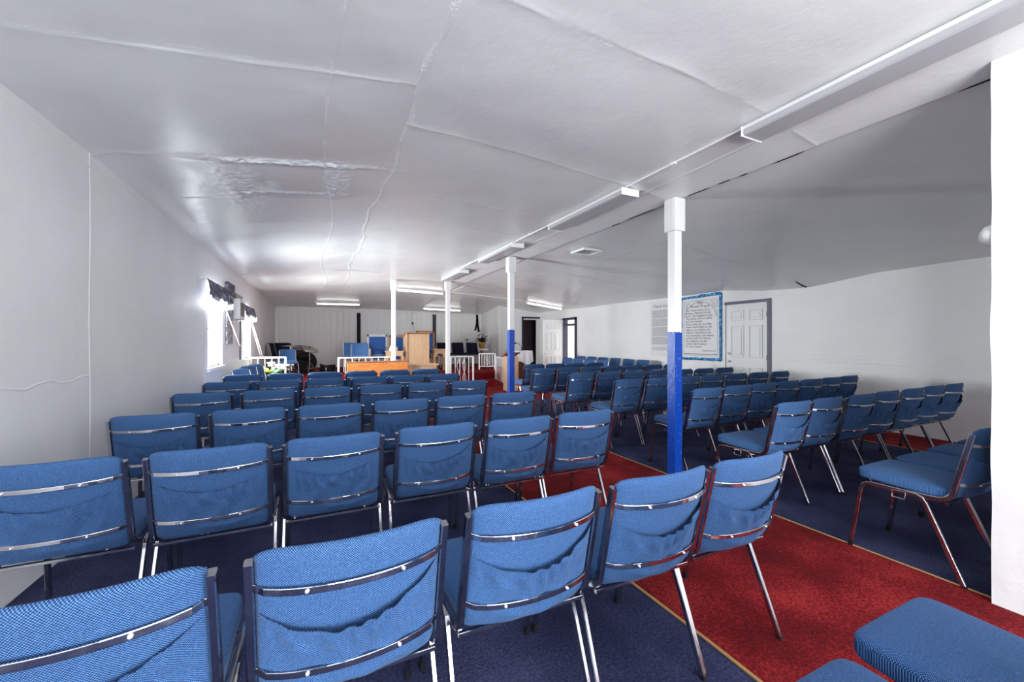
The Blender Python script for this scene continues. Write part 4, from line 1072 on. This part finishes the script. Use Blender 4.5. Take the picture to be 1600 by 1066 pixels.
# plants and flowers ------------------------------------------------------
def leafy(mb, c, n, l0, l1, w_, rn, up=0.6, mi=0):
    for k in range(n):
        a = rn.uniform(0, 2*PI); e = rn.uniform(up*0.3, up*1.4); L = rn.uniform(l0, l1)
        d = Vector((math.cos(a)*math.cos(e), math.sin(a)*math.cos(e), math.sin(e))); s_ = Vector((-math.sin(a), math.cos(a), 0))*w_
        C_ = Vector(c); nrm = d.cross(s_).normalized()
        p = [C_, C_+d*L*0.35+s_, C_+d*L*0.35-s_, C_+d*L*0.75+s_*0.8-Vector((0, 0, L*0.08)), C_+d*L*0.75-s_*0.8-Vector((0, 0, L*0.08)), C_+d*L-Vector((0, 0, L*0.25))]
        q = [v+nrm*0.003 for v in p]
        mb.add(p+q, [(0, 1, 2), (1, 3, 4, 2), (3, 5, 4), (6, 7, 8), (7, 9, 10, 8), (9, 11, 10)], mi, True)
rn = random.Random(12)
fp = empty('flower_bouquet', (-0.90, 9.92, 0.008), 0, 'white and lime green artificial flowers standing before the left railing', 'flowers')
mb = MB(); mb.lathe([(0.10, 0), (0.13, 0.22), (0.12, 0.24), (0.0, 0.24)], seg=18); mb.build('pot', M['cloth'], fp)
mb = MB(); leafy(mb, (0.05, 0, 0.55), 30, 0.2, 0.40, 0.03, rn); mb.tube([(0, 0, 0.2), (0, 0, 0.58)], 0.02, 8); mb.build('leaves', M['leaf'], fp)
mb = MB(); leafy(mb, (-0.12, -.04, 0.50), 16, 0.2, 0.45, 0.045, rn, 1.0); mb.build('lime_leaves', M['leaf_lime'], fp)
mb = MB()
for k in range(16): leafy(mb, (rn.uniform(-.1, .35), rn.uniform(-.12, .1), rn.uniform(0.55, 0.80)), 6, 0.08, 0.14, 0.03, rn)
mb.build('petals', M['petal'], fp)
pt = empty('flower_pot', (5.30, 13.65, 0.0), 0, 'gold flower pot with dark mauve flowers on a stand at the stage corner', 'flowers')
pt.location.z = 1.03
mb = MB(); mb.lathe([(0.0, 0), (0.06, 0), (0.07, 0.02), (0.12, 0.16), (0.14, 0.22), (0.12, 0.22), (0, 0.2)], seg=20); mb.build('pot', M['gold'], pt)
mb = MB(); leafy(mb, (0, 0, 0.22), 70, 0.16, 0.36, 0.045, rn, 0.7); mb.build('foliage', M['dark_leaf'], pt)
mb = MB()
for k in range(14): leafy(mb, (rn.uniform(-.2, .2), rn.uniform(-.18, .05), rn.uniform(0.28, 0.50)), 7, 0.05, 0.08, 0.03, rn)
mb.build('blossoms', M['pink'], pt)
st = empty('plant_stand', (5.30, 13.65, SZ), 0, 'pale draped stand under the gold flower pot', 'stand')
mb = MB(); mb.box(-0.20, 0.20, -0.18, 0.18, 0.57, 0.625, bev=0.01); mb.build('tabletop', M['cloth'], st)
mb = MB(); mb.tube([(0, 0, 0), (0, 0, 0.58)], 0.05, 12); mb.lathe([(0.16, 0), (0.16, 0.03), (0.05, 0.06), (0, 0.06)], seg=20); mb.build('pedestal', M['wood_mid'], st)
sp = empty('slender_plant', (5.08, 14.6, SZ), 0, 'slender plant on a tall stem below the black wall ribbon', 'plant')
mb = MB(); mb.tube([(0, 0, 0.0), (0.01, 0, 0.5), (0, 0, 0.95)], 0.012, 6); mb.lathe([(0.10, 0), (0.12, 0.2), (0, 0.2)], seg=14); mb.build('stem', M['leaf'], sp)
mb = MB(); leafy(mb, (0, 0, 0.92), 18, 0.08, 0.16, 0.02, rn, 0.8); mb.build('leaves', M['leaf'], sp)
# black ribbon hung on the back wall
rb = MB()
def ribbon(pts, w_):
    n = len(pts); vs = []
    for x, z in pts: vs += [(x-w_/2, BY-0.012, z), (x+w_/2, BY-0.012, z), (x+w_/2, BY-0.030, z), (x-w_/2, BY-0.030, z)]
    rb.add(vs, [(i*4+j, i*4+(j+1) % 4, (i+1)*4+(j+1) % 4, (i+1)*4+j) for i in range(n-1) for j in range(4)])
rx0 = 5.77
ribbon([(rx0, 2.36), (rx0, 2.15), (rx0-0.01, 2.0), (rx0-0.08, 1.72)], 0.07); ribbon([(rx0, 2.36), (rx0+0.02, 2.1), (rx0+0.03, 1.95), (rx0+0.08, 1.66)], 0.08)
tag(rb.build('wall_ribbon', M['black']), 'black forked ribbon hanging on the back wall near the right corner', 'ribbon')
# vertical strips on the back wall
for nme, x, w_, z0, z1, m_, lab in (('wall_strip', 1.29, 0.12, 0.45, 2.30, 'black', 'black vertical strip on the back wall left of the blue thrones'),
                                 ('wall_strip', 4.02, 0.12, 0.9, 2.32, 'dark', 'dark blue vertical strip on the back wall right of the pulpit'),):
    mb = MB(); mb.box(x-w_/2, x+w_/2, BY-0.05, BY-0.001, z0, z1, bev=0.004); tag(mb.build(nme, M[m_]), lab, 'wall strip')
mb = MB(); mb.box(3.0, 3.14, BY-0.06, BY-0.001, SZ, 2.42, bev=0.004); struct(mb.build('trim_1', M['white']))
mb = MB(); mb.box(-1.27, 5.9, BY-0.02, BY-0.001, 2.36, 2.40, bev=0.004); struct(mb.build('trim_2', M['white']))

# lectern and cloth covered stand at the right ----------------------------
lc = empty('lectern', (4.55, 9.62, 0.008), -0.15, 'tan wooden lectern beside the middle post and stair railing', 'lectern')
mb = MB(); mb.box(-0.16, 0.16, -0.16, 0.16, 0.0, 0.90, bev=0.005); mb.build('body', M['wood_light'], lc)
mb = MB(); mb.add([(x, y, z) for x in (-0.19, 0.19) for (y, z) in ((-0.22, 0.98), (0.20, 0.88), (0.20, 0.91), (-0.22, 1.01))], [(0, 1, 2, 3), (4, 5, 6, 7), (0, 1, 5, 4), (1, 2, 6, 5), (2, 3, 7, 6), (3, 0, 4, 7)]); mb.build('sloped_top', M['wood_mid'], lc)
cs = empty('organ_cabinet', (5.42, 10.65, 0.008), -0.1, 'dark reddish wooden cabinet under a white cloth beside the lectern', 'cabinet')
mb = MB(); mb.box(-0.20, 0.20, -0.22, 0.22, 0.0, 1.0, bev=0.005); mb.build('body', M['wood_dark'], cs)
mb = MB(); mb.box(-0.15, 0.15, -0.228, -0.218, 0.15, 0.6, bev=0.003); mb.build('front_panel', M['wood_dark'], cs)
def clothf(u, v):
    # skirted cloth: u around, v down
    a = 2*PI*u; c, s_ = math.cos(a), math.sin(a); sq = max(abs(c), abs(s_))
    hx, hy = 0.225, 0.245
    if v < 0.3: k = v/0.3; return (c/sq*hx*k, s_/sq*hy*k, 1.008)
    t = (v-0.3)/0.7; fl = 1+0.12*t+0.05*t*math.sin(a*9)
    return (c/sq*hx*fl, s_/sq*hy*fl, 1.008-t*(0.36+0.05*math.sin(a*4+1)))
mb = MB(); mb.grid(clothf, 72, 14); co = mb.build('table_cloth', M['cloth'], fixn=False); co.location = (5.42, 10.65, 0.012); co.rotation_euler = (0, 0, -0.1)
tag(co, 'white pinkish cloth draped over the dark wooden cabinet near the doorway', 'cloth')
gm = empty('microphone', (5.42, 10.65, 1.022), 0, 'black gooseneck microphone arching left over the white cloth', 'microphone')
mb = MB(); mb.lathe([(0.05, 0), (0.05, 0.01), (0.01, 0.02), (0, 0.02)], (-0.02, 0, 0), 14); mb.tube([(-0.02, 0, 0.01), (-0.05, 0, 0.12), (-0.12, 0, 0.20), (-0.21, 0, 0.22)], 0.007, 6); mb.build('gooseneck', M['black'], gm)
mb = MB(); mb.tube([(-0.20, 0, 0.22), (-0.235, 0, 0.215), (-0.26, 0, 0.20)], [0.014, 0.024, 0.014], 10); mb.build('capsule', M['black'], gm)
mb = MB(); rn = random.Random(3)
sf = empty('small_flowers', (4.50, 9.65, 0.985), 0, 'small pale flowers lying on the tan lectern left of the middle post', 'flowers')
mb = MB(); leafy(mb, (0, 0, 0.03), 16, 0.06, 0.13, 0.015, rn); mb.build('leaves', M['leaf'], sf)
mb = MB()
for k in range(7): leafy(mb, (rn.uniform(-.07, .07), rn.uniform(-.05, .05), rn.uniform(0.04, 0.12)), 5, 0.03, 0.05, 0.012, rn)
mb.build('petals', M['petal'], sf)
